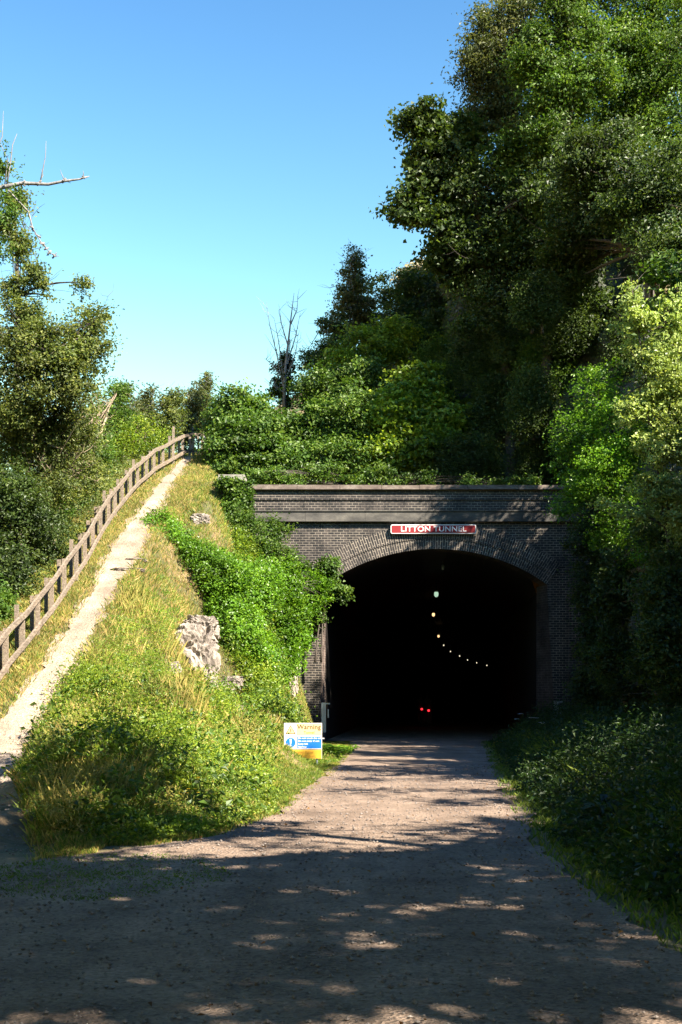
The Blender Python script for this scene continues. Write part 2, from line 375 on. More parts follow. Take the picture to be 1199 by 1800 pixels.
def hit(px, py, y0=12.0, y1=60.0):
    Y = np.arange(y0, y1, .03); x = (px - 599.5) / F * Y; z = EYE + (HORZ - py) / F * Y; k = np.nonzero(z <= H(x, Y))[0]
    return float(Y[k[0]]) if len(k) else y1
def sheet(name, xs, ys, fn, mat_, z=0.0, label=None, cat=None, kind='structure', smooth=True, keep=None):
    X, Y = np.meshgrid(xs, ys); Z = fn(X, Y) + z
    V = np.stack([X, Y, Z], -1).reshape(-1, 3); nx, ny = len(xs), len(ys)
    i = np.arange(ny - 1)[:, None] * nx + np.arange(nx - 1)[None, :]
    Q = np.stack([i, i + 1, i + nx + 1, i + nx], -1).reshape(-1, 4)
    if keep is not None: Q = Q[keep(V[Q].mean(1))]
    o = put(name, npmesh(name, V, Q, smooth=smooth), mat_); tag(o, label, cat, kind=kind); return o
def grow(a, b, fine, n):      # coordinates that are finer near a
    t = np.linspace(0, 1, n); return a + (b - a) * t ** fine
xs = np.unique(np.concatenate([np.linspace(-200, -14, 40), np.linspace(-14, 14, 230), np.linspace(14, 200, 40)]))
ysf = np.unique(np.concatenate([np.linspace(-120, 4, 30), np.linspace(4, 46.34, 300)]))
ysb = np.unique(np.concatenate([np.linspace(46.36, 80, 150), np.linspace(80, 500, 50)]))
sheet('ground', xs, ysf, H, M['soil'], label='grassy ground and banks beside the gravel road', cat='ground')
sheet('hillside', xs, ysb, H, M['soil'], label='hillside above and behind the tunnel', cat='hill',
      keep=lambda c: (c[:, 2] > 7.9) | (c[:, 0] < -5) | (c[:, 0] > 11))

# road sheet
RY = [-12, 4, 8, 10.5, 12, 13.5, 15, 18, 22, 27, 32, 38, 46, 60]
RL = [-9, -7.5, -6.2, -4.8, -3.6, -2.3, -1.45, -.85, -.62, -.25, 0.0, .2, .35, .5]
RR = [2.2, 2.15, 2.15, 2.0, 2.05, 2.1, 2.2, 2.45, 2.8, 3.2, 3.7, 4.3, 5.0, 5.8]
def cx(y): d = np.maximum(y - 46, 0); return 3.34 + 0.055 * (y - 46) * (y > 46) + 0.0006 * d ** 2
ys = np.concatenate([np.linspace(-12, 47, 260), np.linspace(47.5, 215, 120)])
V = []; nu = 40
for y in ys:
    if y <= 47: l = float(np.interp(y, RY, RL)) + 0.22 * (vn(y * 1.3, 3.3) - .5) + .2 * (vn(y * 4.3, 1.3) - .5); r = float(np.interp(y, RY, RR)) + .5 * (vn(y * .9, 7.7) - .5) + .2 * (vn(y * 4, 9.7) - .5)
    else: l = cx(y) - 4.4; r = cx(y) + 4.2
    for k in range(nu + 1):
        u = k / nu; x = l + (r - l) * u
        hz = H1(x, y) if y < 46.3 else 0.0
        V.append((x, y, 0))
V = np.array(V); f_ = V[:, 1] < 46.3
V[:, 2] = np.where(f_, H(V[:, 0], V[:, 1]), 0.0) + 0.022 + 0.02 * (fbm(V[:, 0] * 2, V[:, 1] * 2, 2) - .5)
i = np.arange(len(ys) - 1)[:, None] * (nu + 1) + np.arange(nu)[None, :]
Q = np.stack([i, i + 1, i + nu + 2, i + nu + 1], -1).reshape(-1, 4)
tag(put('road', npmesh('road', V, Q, smooth=True), M['road']), 'pale gravel trackbed running into the tunnel mouth', 'road', kind='structure')
sheet('tunnel_floor', np.linspace(-2.5, 9.5, 30), np.linspace(46.2, 49, 12), lambda X, Y: X * 0, M['road'], -.02, 'gravel floor across the tunnel threshold', 'floor')
# footpath up the bank
ys = np.linspace(17.0, 57, 250); V = []; nu = 12
for y in ys:
    hw = float(np.interp(y, [13, 17, 20, 24, 28, 34, 37, 40, 46, 57], [1.1, .9, .72, .5, .38, .42, .56, .42, .34, .26]))
    c0 = float(np.interp(y, [13, 16, 20, 24, 28, 34, 39, 46, 53, 57], [-4.0, -4.75, -5.6, -5.95, -5.95, -5.98, -6.12, -6.22, -6.15, -5.6]))
    l = c0 - hw + .35 * (vn(y * 1.5, 21.3) - .5) + .15 * (vn(y * 5, 2.3) - .5); r = c0 + hw + .4 * (vn(y * 1.4, 27.7) - .5) + .18 * (vn(y * 5, 29.7) - .5)
    for k in range(nu + 1): V.append((l + (r - l) * k / nu, y, 0))
V = np.array(V); V[:, 2] = H(V[:, 0], V[:, 1]) + np.interp(V[:, 1], [17, 19.5, 21], [-.06, .0, .035])
i = np.arange(len(ys) - 1)[:, None] * (nu + 1) + np.arange(nu)[None, :]
Q = np.stack([i, i + 1, i + nu + 2, i + nu + 1], -1).reshape(-1, 4)
tag(put('footpath', npmesh('footpath', V, Q, smooth=True), M['path']), 'worn pale footpath climbing the bank beside the fence', 'path', kind='structure')
def pathx(y): return np.interp(y, [13, 16, 20, 24, 28, 34, 39, 46, 53, 57], [-4.0, -4.75, -5.6, -5.95, -5.95, -5.98, -6.12, -6.22, -6.15, -5.6])
def pathw(y): return np.interp(y, [13, 17, 20, 24, 28, 34, 37, 40, 46, 57], [1.1, .9, .72, .5, .38, .42, .56, .42, .34, .26])

# cliff face: displaced sheet along the foot line
nu, nv = 360, 130
seg = np.concatenate([[0], np.cumsum(np.hypot(*np.diff(CL[1:10], axis=0).T))])
U = np.linspace(0, seg[-1], nu)
px_ = np.interp(U, seg, CL[1:10, 0]); py_ = np.interp(U, seg, CL[1:10, 1]); tt = np.interp(U, seg, CT[1:10]) + 0.4; bb = np.interp(U, seg, CB[1:10])
tx = np.gradient(px_); ty = np.gradient(py_); ln = np.hypot(tx, ty); nxn = ty / ln; nyn = -tx / ln      # towards the track
nxn = np.convolve(np.pad(nxn, 12, 'edge'), np.ones(25) / 25, 'valid'); nyn = np.convolve(np.pad(nyn, 12, 'edge'), np.ones(25) / 25, 'valid')
vv = np.linspace(0, 1, nv)[None, :]
Z = bb[:, None] + (tt - bb)[:, None] * vv; Ug = np.repeat(U[:, None], nv, 1)
big = (fbm(Ug * .35, Z * .3, 4) - .5) * 3.0
led = np.abs(((Z * .55 + 1.5 * vn(Ug * .4, Z * .1, 9)) % 1) - .5) * 0.9
fine = (fbm(Ug * 2.2, Z * 1.3, 6) - .5) * 0.9 + (fbm(Ug * 6, Z * 6, 7) - .5) * .3
D = (big + led + fine) * np.minimum(1, (tt - bb)[:, None] / 9) + .1 - 1.6 * vv
X = px_[:, None] + nxn[:, None] * D; Y = py_[:, None] + nyn[:, None] * D
V = np.stack([X, Y, Z + (fbm(Ug * 3, Z * 3, 5) - .5) * .3], -1).reshape(-1, 3)
i = np.arange(nu - 1)[:, None] * nv + np.arange(nv - 1)[None, :]
Q = np.stack([i, i + nv, i + nv + 1, i + 1], -1).reshape(-1, 4)
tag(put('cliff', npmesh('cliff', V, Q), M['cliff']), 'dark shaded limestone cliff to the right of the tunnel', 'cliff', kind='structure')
CV = V.reshape(nu, nv, 3); 

# ------------------------------------------------------------ tunnel portal
CXP, SPR, RAD = 3.34, 5.54, 6.7      # arch centre x, springing height, radius
HW = 3.9; CZ = SPR + 1.26 - RAD
def arc(n, r, a0=None):
    a = math.asin(HW / RAD) if a0 is None else a0
    return [(CXP + r * math.sin(-a + 2 * a * k / n), CZ + r * math.cos(-a + 2 * a * k / n)) for k in range(n + 1)]
Y0 = 46.0
por = empty('tunnel_portal', (CXP, Y0, 0), 'dark brick railway tunnel portal with segmental arch and stone bands', 'tunnel portal')
PL, PR = -3.35, 9.6; ZT = 7.75
N = 36
ar = arc(N, RAD)
aL, aR = ar[0], ar[-1]
LB, RB = (-0.80, -.3), (7.58, -.3)    # battered jamb feet
# front wall face (under the string course) as thick slab built of columns
mb = MB()
def wallcol(x0, x1, z00, z01, z10, z11, y0=Y0, y1=Y0 + .9):
    mb.add([(x0, y0, z00), (x1, y0, z01), (x1, y0, z11), (x0, y0, z10), (x0, y1, z00), (x1, y1, z01), (x1, y1, z11), (x0, y1, z10)],
           [(0, 1, 2, 3), (7, 6, 5, 4), (3, 2, 6, 7), (0, 4, 5, 1)])
RO = RAD + 0.86
ro = [(CXP + RO * math.sin(t_), CZ + RO * math.cos(t_)) for t_ in np.linspace(-math.asin((HW) / RAD) - .0, math.asin(HW / RAD), N + 1)]
for k in range(N): wallcol(ro[k][0], ro[k + 1][0], ro[k][1], ro[k + 1][1], ZT, ZT)
oL, oR = ro[0], ro[-1]
# left of the arch: wall down to ground; polygons with battered edge
def poly(pts, y0=Y0, y1=Y0 + .9):
    n = len(pts); vs = [(x, y0, z) for x, z in pts] + [(x, y1, z) for x, z in pts]
    mb.add(vs, [tuple(range(n)), tuple(range(2 * n - 1, n - 1, -1))] + [(i, (i + 1) % n, (i + 1) % n + n, i + n)[::-1] for i in range(n)])
poly([(PL, -.3), LB, aL, oL, (oL[0], ZT), (PL, ZT)])
poly([RB, (PR, -.3), (PR, ZT), (oR[0], ZT), oR, aR])
mb.build('wall', M['brick'], por)
# parapet, coping, string course
mb = MB(); mb.box(PL, PR, Y0 + .02, Y0 + .6, 8.12, 8.88); mb.box(PL, PR, Y0 - .02, Y0 + .62, 8.52, 8.70); mb.build('parapet', M['brick'], por)
mb = MB(); x = PL
while x < PR - .1:
    L = random.uniform(1.3, 2.0); x1 = min(x + L, PR); mb.box(x + .006, x1 - .006, Y0 - .13 - random.uniform(0, .015), Y0 + .72, 8.88, 9.03 + random.uniform(-.012, .012)); x = x1
mb.build('coping', M['coping'], por)
mb = MB(); x = PL
while x < PR - .1:
    x1 = min(x + 2.1, PR); mb.box(x + .003, x1 - .003, Y0 - .17, Y0 + .5, ZT, 8.10); mb.box(x + .003, x1 - .003, Y0 - .21, Y0 + .5, 8.10, 8.14); x = x1
mb.build('string_course', M['band'], por)
# voussoir ring with its own uv
V = []; UV = []; a = math.asin(HW / RAD); K = 60
def ring(r0, r1, yf, name):
    V = []; UV = []; Q = []
    for k in range(K + 1):
        t_ = -a + 2 * a * k / K; s_, c_ = math.sin(t_), math.cos(t_)
        for r_, y_ in ((r0, Y0 + .9), (r0, yf), (r1, yf), (r1, Y0 + .9)):
            V.append((CXP + r_ * s_, y_, CZ + r_ * c_)); UV.append((r_ if y_ == yf else r_ + (y_ - yf), (r0 + r1) / 2 * t_ + 50))
    for k in range(K):
        for j in range(3):
            q = k * 4 + j; Q.append((q, q + 4, q + 5, q + 1))
        
    return put(name, npmesh(name, np.array(V), np.array(Q), uv=np.array(UV)), M['brick_uv'], por)
ring(RAD, RAD + .36, Y0 - .03, 'arch_ring'); ring(RAD + .36, RAD + .86, Y0 - .055, 'arch_ring')
# splayed reveals between the battered face and the upright lining
YI = 46.95
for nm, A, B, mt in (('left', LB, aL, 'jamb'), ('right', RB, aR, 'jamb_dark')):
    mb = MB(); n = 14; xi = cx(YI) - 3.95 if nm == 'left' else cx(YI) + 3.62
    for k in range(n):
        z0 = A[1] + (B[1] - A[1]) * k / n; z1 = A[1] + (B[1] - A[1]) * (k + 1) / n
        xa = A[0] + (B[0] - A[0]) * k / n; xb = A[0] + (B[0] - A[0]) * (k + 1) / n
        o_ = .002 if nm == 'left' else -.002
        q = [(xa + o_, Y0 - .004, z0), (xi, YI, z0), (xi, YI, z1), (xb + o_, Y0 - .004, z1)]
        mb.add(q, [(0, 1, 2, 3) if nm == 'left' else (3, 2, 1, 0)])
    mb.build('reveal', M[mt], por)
# pilaster strip at the right jamb
mb = MB(); mb.add([(7.92, Y0 - .1, -.3), (8.6, Y0 - .1, -.3), (8.45, Y0 - .1, 5.9), (8.05, Y0 - .1, 5.9), (7.92, Y0 + .02, -.3), (8.6, Y0 + .02, -.3), (8.45, Y0 + .02, 5.9), (8.05, Y0 + .02, 5.9)],
    [(0, 1, 2, 3), (0, 3, 7, 4), (1, 5, 6, 2), (3, 2, 6, 7)]); mb.build('pilaster', M['brick'], por)
# left end pier with pale cap
mb = MB(); mb.box(-4.25, PL - .005, Y0 - .25, Y0 + .75, 4.5, 8.85); mb.build('end_pier', M['brick'], por)
mb = MB(); mb.box(-4.3, PL - .002, Y0 - .3, Y0 + .8, 8.855, 9.36, .015); mb.build('pier_cap', M['cap'], por)
# bore
V = []; Q = []; prof = []
n = 20
for k in range(n + 1):
    t_ = -a + 2 * a * k / n; prof.append(((RAD - .0) * math.sin(t_) * .97, CZ + RAD * math.cos(t_)))
prof = [(-3.95, -.3), (-3.95, 3.0)] + [(-3.95, 5.3)] + prof[1:-1] + [(3.62, 5.3), (3.62, 3.0), (3.62, -.3)]
yy = list(np.linspace(YI, 215, 70)); npf = len(prof)
for y in yy:
    for (x, z) in prof: V.append((cx(y) + x, y, z))
for i_ in range(len(yy) - 1):
    for k in range(npf - 1):
        q = i_ * npf + k; Q.append((q, q + npf, q + npf + 1, q + 1))
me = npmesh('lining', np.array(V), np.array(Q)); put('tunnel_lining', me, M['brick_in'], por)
# soffit between the face ring and the lining
mb = MB()
for k in range(N):
    p0, p1 = ar[k], ar[k + 1]
    f0 = (cx(YI) + (p0[0] - CXP) * .97, p0[1]); f1 = (cx(YI) + (p1[0] - CXP) * .97, p1[1])
    mb.add([(p0[0], Y0 - .02, p0[1]), (p1[0], Y0 - .02, p1[1]), (f1[0], YI + .02, f1[1]), (f0[0], YI + .02, f0[1])], [(0, 1, 2, 3)])
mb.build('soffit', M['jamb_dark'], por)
mb = MB(); mb.box(cx(215) - 5, cx(215) + 5, 215, 215.3, -1, 8); mb.build('bore_end_cap', M['brick_in'], por)  # added cap that closes the bore against light leaking in

# ------------------------------------------------------------ lettering
def text(body, size, x, y, z, m_, parent, name='lettering', align='CENTER', bold=0.0, ext=0.004, sx=1.0):
    cu = bpy.data.curves.new(name, 'FONT'); cu.size = size; cu.align_x = 'LEFT'; cu.align_y = 'CENTER'
    cu.extrude = ext; cu.offset = bold; cu.space_character = 1.06
    to = bpy.data.objects.new(name, cu); C.objects.link(to)
    def conv(t_):
        cu.body = t_; bpy.context.view_layer.update()
        return bpy.data.meshes.new_from_object(to.evaluated_get(bpy.context.evaluated_depsgraph_get()))
    def xmax(t_): return max((v.co.x for v in conv(t_).vertices), default=0)
    off = -xmax(body) / 2 if align == 'CENTER' else 0; pre = ''
    for wd in body.split(' '):
        dx = xmax(pre + 'I') - xmax('I') if pre else 0
        me = conv(wd)
        for v in me.vertices:
            a_, b_, c_ = v.co; v.co = (x + (a_ + dx + off) * sx, y - c_, z + b_)
        me.materials.clear(); me.update(); put(name, me, m_, parent); pre += wd + ' '
    bpy.data.objects.remove(to); bpy.data.curves.remove(cu)
def rrect(x0, x1, z0, z1, r, y0, y1, n=5):
    pts = []
    for (cx_, cz_, s0) in ((x1 - r, z0 + r, -90), (x1 - r, z1 - r, 0), (x0 + r, z1 - r, 90), (x0 + r, z0 + r, 180)):
        for k in range(n + 1):
            t_ = math.radians(s0 + 90 * k / n); pts.append((cx_ + r * math.cos(t_), cz_ + r * math.sin(t_)))
    m_ = len(pts); b = MB()
    b.add([(x, y0, z) for x, z in pts] + [(x, y1, z) for x, z in pts],
          [tuple(range(m_)), tuple(range(2 * m_ - 1, m_ - 1, -1))] + [(i, i + m_, (i + 1) % m_ + m_, (i + 1) % m_) for i in range(m_)])
    return b
# red nameboard above the arch
nx0, _, nz1 = at(687, 922, 45.8); nx1, _, nz0 = at(837, 938, 45.8)
nb = empty('name_sign', ((nx0 + nx1) / 2, 45.8, nz0), 'long red nameboard with white letters mounted above the tunnel arch', 'sign')
rrect(nx0, nx1, nz0, nz1, .06, 45.80, 45.99).build('border', M['white'], nb)
rrect(nx0 + .028, nx1 - .028, nz0 + .028, nz1 - .028, .04, 45.792, 45.81).build('board', M['red'], nb)
text('LITTON TUNNEL', .255, (nx0 + nx1) / 2, 45.786, (nz0 + nz1) / 2 - .005, M['letter'], nb, bold=.004, sx=1.12)
# warning sign
YS = 30.5
def sp(px, py): q = at(px, py, YS); return q[0], q[2]
ws = empty('warning_sign', (at(532, 1333, YS)[0], YS, H1(at(532, 1333, YS)[0], YS)), 'yellow, white and blue tunnel warning board standing in grass left of the mouth', 'sign')
x0, z1 = sp(499.5, 1271); x1, z0 = sp(566, 1333.5)
mb = MB(); mb.box(x0, x1, YS, YS + .02, z0, z1); mb.build('panel', M['white'], ws)
def sub(a, b, c, d, m_, nm, off=.003):
    xa, za = sp(a, b); xb, zb = sp(c, d); b_ = MB(); b_.box(xa, xb, YS - off, YS + .001, zb, za); return b_.build(nm, m_, ws)
sub(521.5, 1271.6, 565.5, 1292.5, M['paleyellow'], 'heading_strip'); sub(522.5, 1294.5, 565, 1315.5, M['blue'], 'blue_notice'); sub(500, 1318, 565.6, 1333.2, M['yellow'], 'yellow_strip')
sub(500, 1316.6, 565.6, 1317.6, M['ink'], 'divider')
def tri(cx_, y0, y1, hw, m_, nm, off):
    a_ = sp(cx_ - hw, y1); b_ = sp(cx_ + hw, y1); c_ = sp(cx_, y0); b = MB()
    b.add([(a_[0], YS - off, a_[1]), (b_[0], YS - off, b_[1]), (c_[0], YS - off, c_[1])], [(0, 1, 2)]); return b.build(nm, m_, ws)
tri(511, 1274, 1290.5, 9.5, M['ink'], 'warning_triangle', .004); tri(511, 1276.5, 1289.2, 7.0, M['paleyellow'], 'triangle_face', .007)
cxx, czz = sp(511, 1305.5); r_ = 8.8 / F * YS; b = MB()
b.add([(cxx + r_ * math.cos(t_), YS - .004, czz + r_ * math.sin(t_)) for t_ in np.linspace(0, 2 * math.pi, 28, False)], [tuple(range(28))]); b.build('blue_disc', M['blue'], ws)
b = MB(); b.add([(cxx - .022, YS - .008, czz + .085), (cxx + .022, YS - .008, czz + .085), (cxx + .012, YS - .008, czz - .03), (cxx - .012, YS - .008, czz - .03)][::-1], [(0, 1, 2, 3)]); b.build('exclamation_bar', M['white'], ws)
b = MB(); b.add([(cxx + .018 * math.cos(t_), YS - .008, czz - .065 + .018 * math.sin(t_)) for t_ in np.linspace(0, 2 * math.pi, 12, False)], [tuple(range(12))]); b.build('exclamation_dot', M['white'], ws)
text('!', .10, sp(511, 1)[0], YS - .009, sp(0, 1284.5)[1], M['ink'], ws, 'exclamation_mark', bold=.004, ext=.002)
text('Warning', .148, *(lambda q: (q[0], YS - .006, q[1]))(sp(543.5, 1278)), M['ink'], ws, bold=.002, ext=.002)
text('Tunnel', .085, *(lambda q: (q[0], YS - .006, q[1]))(sp(543.5, 1287.6)), M['ink2'], ws, ext=.002)
for k, s_ in enumerate(['Do not touch the cables', 'Do not enter if wet', 'Keep left', 'Narrow']):
    xx, zz = sp(524, 1297.6 + 5.1 * k); text(s_, .058, xx, YS - .006, zz, M['white'], ws, align='LEFT', ext=.002, bold=.001)
text('Tunnel lights', .088, *(lambda q: (q[0], YS - .006, q[1]))(sp(533, 1322)), M['ink2'], ws, ext=.002, bold=.001)
text('turn off at dusk', .088, *(lambda q: (q[0], YS - .006, q[1]))(sp(533, 1329)), M['ink2'], ws, ext=.002, bold=.001)
for xx in (x0 + .12, x1 - .12):
    b = MB(); b.tube([(xx, YS + .045, H1(xx, YS) - .3), (xx, YS + .045, z1 - .03)], .024, 8); b.build('post', M['galv'], ws, True)

# steel brackets at the tunnel jambs
def jambpost(px, py0, py1, Y, label, hw=.1):
    x, _, z1 = at(px, py0, Y); z0 = at(px, py1, Y)[2]
    e = empty('steel_post', (x, Y, z0), label, 'post')
    b = MB(); b.box(x - hw, x + hw, Y - .05, Y + .05, z0 - .5, z1); b.build('upright', M['galv'], e)
    b = MB(); b.box(x + hw, x + hw + .14, Y - .03, Y + .03, z1 - .06, z1 - .01); b.build('hinge_arm', M['galv'], e); b = MB(); b.box(x + hw + .06, x + hw + .1, Y - .03, Y + .03, z0, z0 + .3); b.build('hinge_arm', M['galv'], e)
jambpost(569, 1235, 1262, 45.6, 'short grey steel post standing against the sunlit left jamb', .08)
jambpost(977.5, 1232, 1256, 45.7, 'short pale steel post against the shaded right jamb', .08)

# tunnel lamps
lampdat = [(779, 997, 49.0, .08, 0), (767, 1044, 55.6, .1, 1), (762, 1080, 69, .08, 2), (771, 1118, 94, .08, 2), (780, 1134, 111, .05, 3), (792, 1145, 126, .05, 3),
           (808, 1153, 140, .06, 3), (822, 1160, 156, .06, 3), (838, 1165, 169, .06, 3), (856, 1169.5, 184, .07, 3), (875, 1171.5, 191, .06, 3)]
ordn = ['unlit grey bulkhead lamp just inside the crown of the tunnel', 'nearest lit tunnel lamp with a greenish white glass', 'amber tunnel lamp just below and beyond the greenish one',
        'third lit tunnel lamp counted from the tunnel mouth', 'fourth lit tunnel lamp counted from the tunnel mouth', 'fifth lit tunnel lamp counted from the mouth, where the row bends right', 'sixth lit tunnel lamp counted from the tunnel mouth',
        'seventh lit tunnel lamp counted from the tunnel mouth', 'eighth lit tunnel lamp counted from the tunnel mouth', 'ninth lit tunnel lamp, second last of the row', 'farthest lamp at the right end of the lit row']
for (px, py, Y, r_, k), lb in zip(lampdat, ordn):
    x, _, z = at(px, py, Y)
    e = empty('tunnel_lamp', (x, Y, z), lb, 'lamp', 'lamps hung along the tunnel roof')
    b = MB(); b.tube([(x, Y, z + r_ * .9), (x, Y, min(6.75, z + 1.2))], .02, 6); b.build('conduit', M['black'], e)
    b = MB(); b.tube([(x, Y, z + r_ * 1.3), (x, Y, z + r_ * .8)], [r_ * .5, r_], 10); b.build('housing', M['galv'], e)
    b = MB(); zz = [(.8, .85), (.3, 1.0), (-.5, 1.0), (-1.0, .8), (-1.3, .4)]
    b.tube([(x, Y, z + a_ * r_) for a_, _ in zz], [c_ * r_ * .9 for _, c_ in zz], 12)
    b.build('glass', [M['galv'], M['lampg'], M['lampo'], M['lampw']][k], e, True)

# ------------------------------------------------------------ cyclists in the dark (their red rear lamps show)
def cyclist(px, py, Y, lbl, lblp):
    x, _, z = at(px, py, Y); z = .78 if z < .6 or z > 1.0 else z; g = .03
    e = empty('bicycle', (x, Y, g), lbl, 'bicycle', 'bicycles ridden through the tunnel')
    for yy_ in (Y + .02, Y + 1.06):
        b = MB(); c0 = Vector((x, yy_, g + .34)); pts = [c0 + Vector((0, .34 * math.cos(t_), .34 * math.sin(t_))) for t_ in np.linspace(0, 2 * math.pi, 25)]
        b.tube(pts, .018, 6, False); wh = b.build('wheel', M['black'], e)
        b = MB()
        for t_ in np.linspace(0, math.pi, 8, False):
            dd = Vector((0, math.cos(t_), math.sin(t_))) * .33; b.tube([c0 - dd, c0 + dd], .003, 3, False)
        s_ = b.build('spokes', M['galv'], wh, world=False); 
    R_, F_ = (x, Y + .02, g + .34), (x, Y + 1.06, g + .34); bb_ = (x, Y + .45, g + .3); st = (x, Y + .3, g + .85); hd = (x, Y + .88, g + .88)
    b = MB()
    for p0, p1 in ((R_, bb_), (R_, st), (bb_, st), (st, hd), (bb_, hd), (hd, F_)): b.tube([p0, p1], .017, 6)
    b.build('frame', M['black'], e)
    b = MB(); b.tube([(x - .26, Y + .95, g + 1.0), (x + .26, Y + .95, g + 1.0)], .014, 6); b.tube([hd, (x, Y + .95, g + 1.0)], .014, 6); b.build('handlebar', M['black'], e)
    b = MB(); b.box(x - .07, x + .07, Y + .14, Y + .42, g + .93, g + .98, .005); b.tube([st, (x, Y + .29, g + .94)], .014, 6); b.build('saddle', M['black'], e)
    b = MB(); b.tube([(x, Y - .02, z), (x, Y + .03, z)], [.055, .05], 10); b.box(x - .015, x + .015, Y + .03, Y + .28, z - .015, z + .01); b.build('rear_light', M['redlamp'], e)
    # rider
    js = {'pelvis': (0, .28, 1.02), 'chest': (0, .48, 1.38), 'neck': (0, .56, 1.52), 'head': (0, .62, 1.66), 'crown': (0, .62, 1.76),
          'sl': (-.19, .53, 1.42), 'el': (-.25, .68, 1.2), 'wl': (-.22, .9, 1.06), 'sr': (.19, .53, 1.42), 'er': (.25, .68, 1.2), 'wr': (.22, .9, 1.06),
          'hl': (-.1, .3, .98), 'kl': (-.13, .7, .78), 'al': (-.12, .5, .38), 'tl': (-.12, .64, .33), 'hr': (.1, .3, .98), 'kr': (.13, .62, .6), 'ar': (.12, .42, .2), 'tr': (.12, .56, .15)}
    rd = {'pelvis': .15, 'chest': .17, 'neck': .06, 'head': .1, 'crown': .075, 'sl': .075, 'el': .05, 'wl': .035, 'sr': .075, 'er': .05, 'wr': .035, 'hl': .1, 'kl': .07, 'al': .045, 'tl': .04, 'hr': .1, 'kr': .07, 'ar': .045, 'tr': .04}
    ks = list(js); ed = [('pelvis', 'chest'), ('chest', 'neck'), ('neck', 'head'), ('head', 'crown'), ('chest', 'sl'), ('sl', 'el'), ('el', 'wl'), ('chest', 'sr'), ('sr', 'er'), ('er', 'wr'),
        ('pelvis', 'hl'), ('hl', 'kl'), ('kl', 'al'), ('al', 'tl'), ('pelvis', 'hr'), ('hr', 'kr'), ('kr', 'ar'), ('ar', 'tr')]
    me = bpy.data.meshes.new('person'); me.from_pydata([(x + js[k][0], Y + js[k][1], g + js[k][2] - .03) for k in ks], [(ks.index(p_), ks.index(q_)) for p_, q_ in ed], [])
    o_ = bpy.data.objects.new('person', me); C.objects.link(o_); me.materials.append(M['cloth'])
    sm = o_.modifiers.new('skin', 'SKIN'); o_.modifiers.new('sub', 'SUBSURF').levels = 1; o_.modifiers['sub'].render_levels = 1
    if not me.skin_vertices:
        bpy.context.view_layer.objects.active = o_
    try:
        for i_, k_ in enumerate(ks):
            me.skin_vertices[0].data[i_].radius = (rd[k_], rd[k_]); me.skin_vertices[0].data[i_].use_root = (k_ == 'pelvis')
    except Exception as ex: print('skin', ex)
    tag(o_, lblp, 'person', 'riders in the dark of the tunnel')
cyclist(741.5, 1246.5, 68, 'bicycle carrying the left of the two red rear lights in the tunnel', 'dark rider on the bicycle with the left red light')
cyclist(753.5, 1249, 66, 'bicycle carrying the right of the two red rear lights in the tunnel', 'dark rider on the bicycle with the right red light')

# ------------------------------------------------------------ timber fence
fx = lambda y: float(np.interp(y, [20, 24, 28, 34, 38, 42, 46, 49, 52, 54.5, 57], [-6.5, -6.85, -6.88, -6.85, -7.0, -7.1, -7.0, -6.8, -6.4, -5.95, -5.6]))
fe = empty('timber_fence', (fx(26), 26, H1(fx(26), 26)), 'weathered brown post and rail fence climbing beside the footpath', 'fence')
y = 22.6; pys = []
while y < 57: pys.append(y); y += random.uniform(1.3, 1.5)
tops = []; bots = []
for k, y in enumerate(pys):
    x = fx(y); g = H1(x, y); h = .98 + random.uniform(-.04, .03)
    b = MB(); tl = random.uniform(-.02, .02); b.bar((x, y, g - .4), (x + tl, y, g + h), .10, .07, up=(0, 1, 0)); b.build('post', M['wood'], fe)
    b = MB(); xb = x - .17; g2 = H1(xb, y + .25); b.bar((xb, y + .2, g2 - .4), (xb + tl, y + .2, g2 + h + (.1 if k % 4 == 0 else -.08)), .09, .07, up=(0, 1, 0)); b.build('back_post', M['wood'], fe)
    tops.append((x + .075, y, g + h - .02)); bots.append((x + .085, y, g + .30))
for arr, nm in ((tops, 'top_rail'), (bots, 'bottom_rail')):
    for k in range(0, len(arr) - 1, 2):
        b = MB(); q = arr[k:k + 3]
        for p0, p1 in zip(q[:-1], q[1:]): b.bar(p0, tuple(Vector(p1) + (Vector(p1) - Vector(p0)).normalized() * .02), .05, .115)
        b.build(nm, M['wood'], fe)
b = MB(); q = at(304, 772, 57); b.bar((q[0], 57, H1(q[0], 57) - .3), (q[0] + .03, 57, at(0, 750, 57)[2]), .10, .09, up=(0, 1, 0))
o_ = b.build('gate_post', M['wood']); tag(o_, 'tall lone timber post behind the top end of the fence', 'post')

# ------------------------------------------------------------ foliage
def leafmesh(name, c, nrm, L, asp, rnd, fold=.18, dirv=None):
    n = len(c); nrm = nrm / np.maximum(np.linalg.norm(nrm, axis=1, keepdims=True), 1e-6)
    r = rng.normal(size=(n, 3)) if dirv is None else dirv + rng.normal(size=(n, 3)) * .35
    t = r - (r * nrm).sum(1, keepdims=True) * nrm; t /= np.maximum(np.linalg.norm(t, axis=1, keepdims=True), 1e-6)
    b = np.cross(nrm, t); L = L[:, None]; W = L * asp
    V = np.empty((n, 4, 3)); V[:, 0] = c - t * L * .5; V[:, 2] = c + t * L * .5 - nrm * L * .15
    V[:, 1] = c + b * W * .5 + nrm * L * fold - t * L * .08; V[:, 3] = c - b * W * .5 + nrm * L * fold - t * L * .08
    Q = np.arange(4 * n).reshape(n, 4)
    return npmesh(name, V.reshape(-1, 3), Q, attr=np.repeat(rnd, 4))

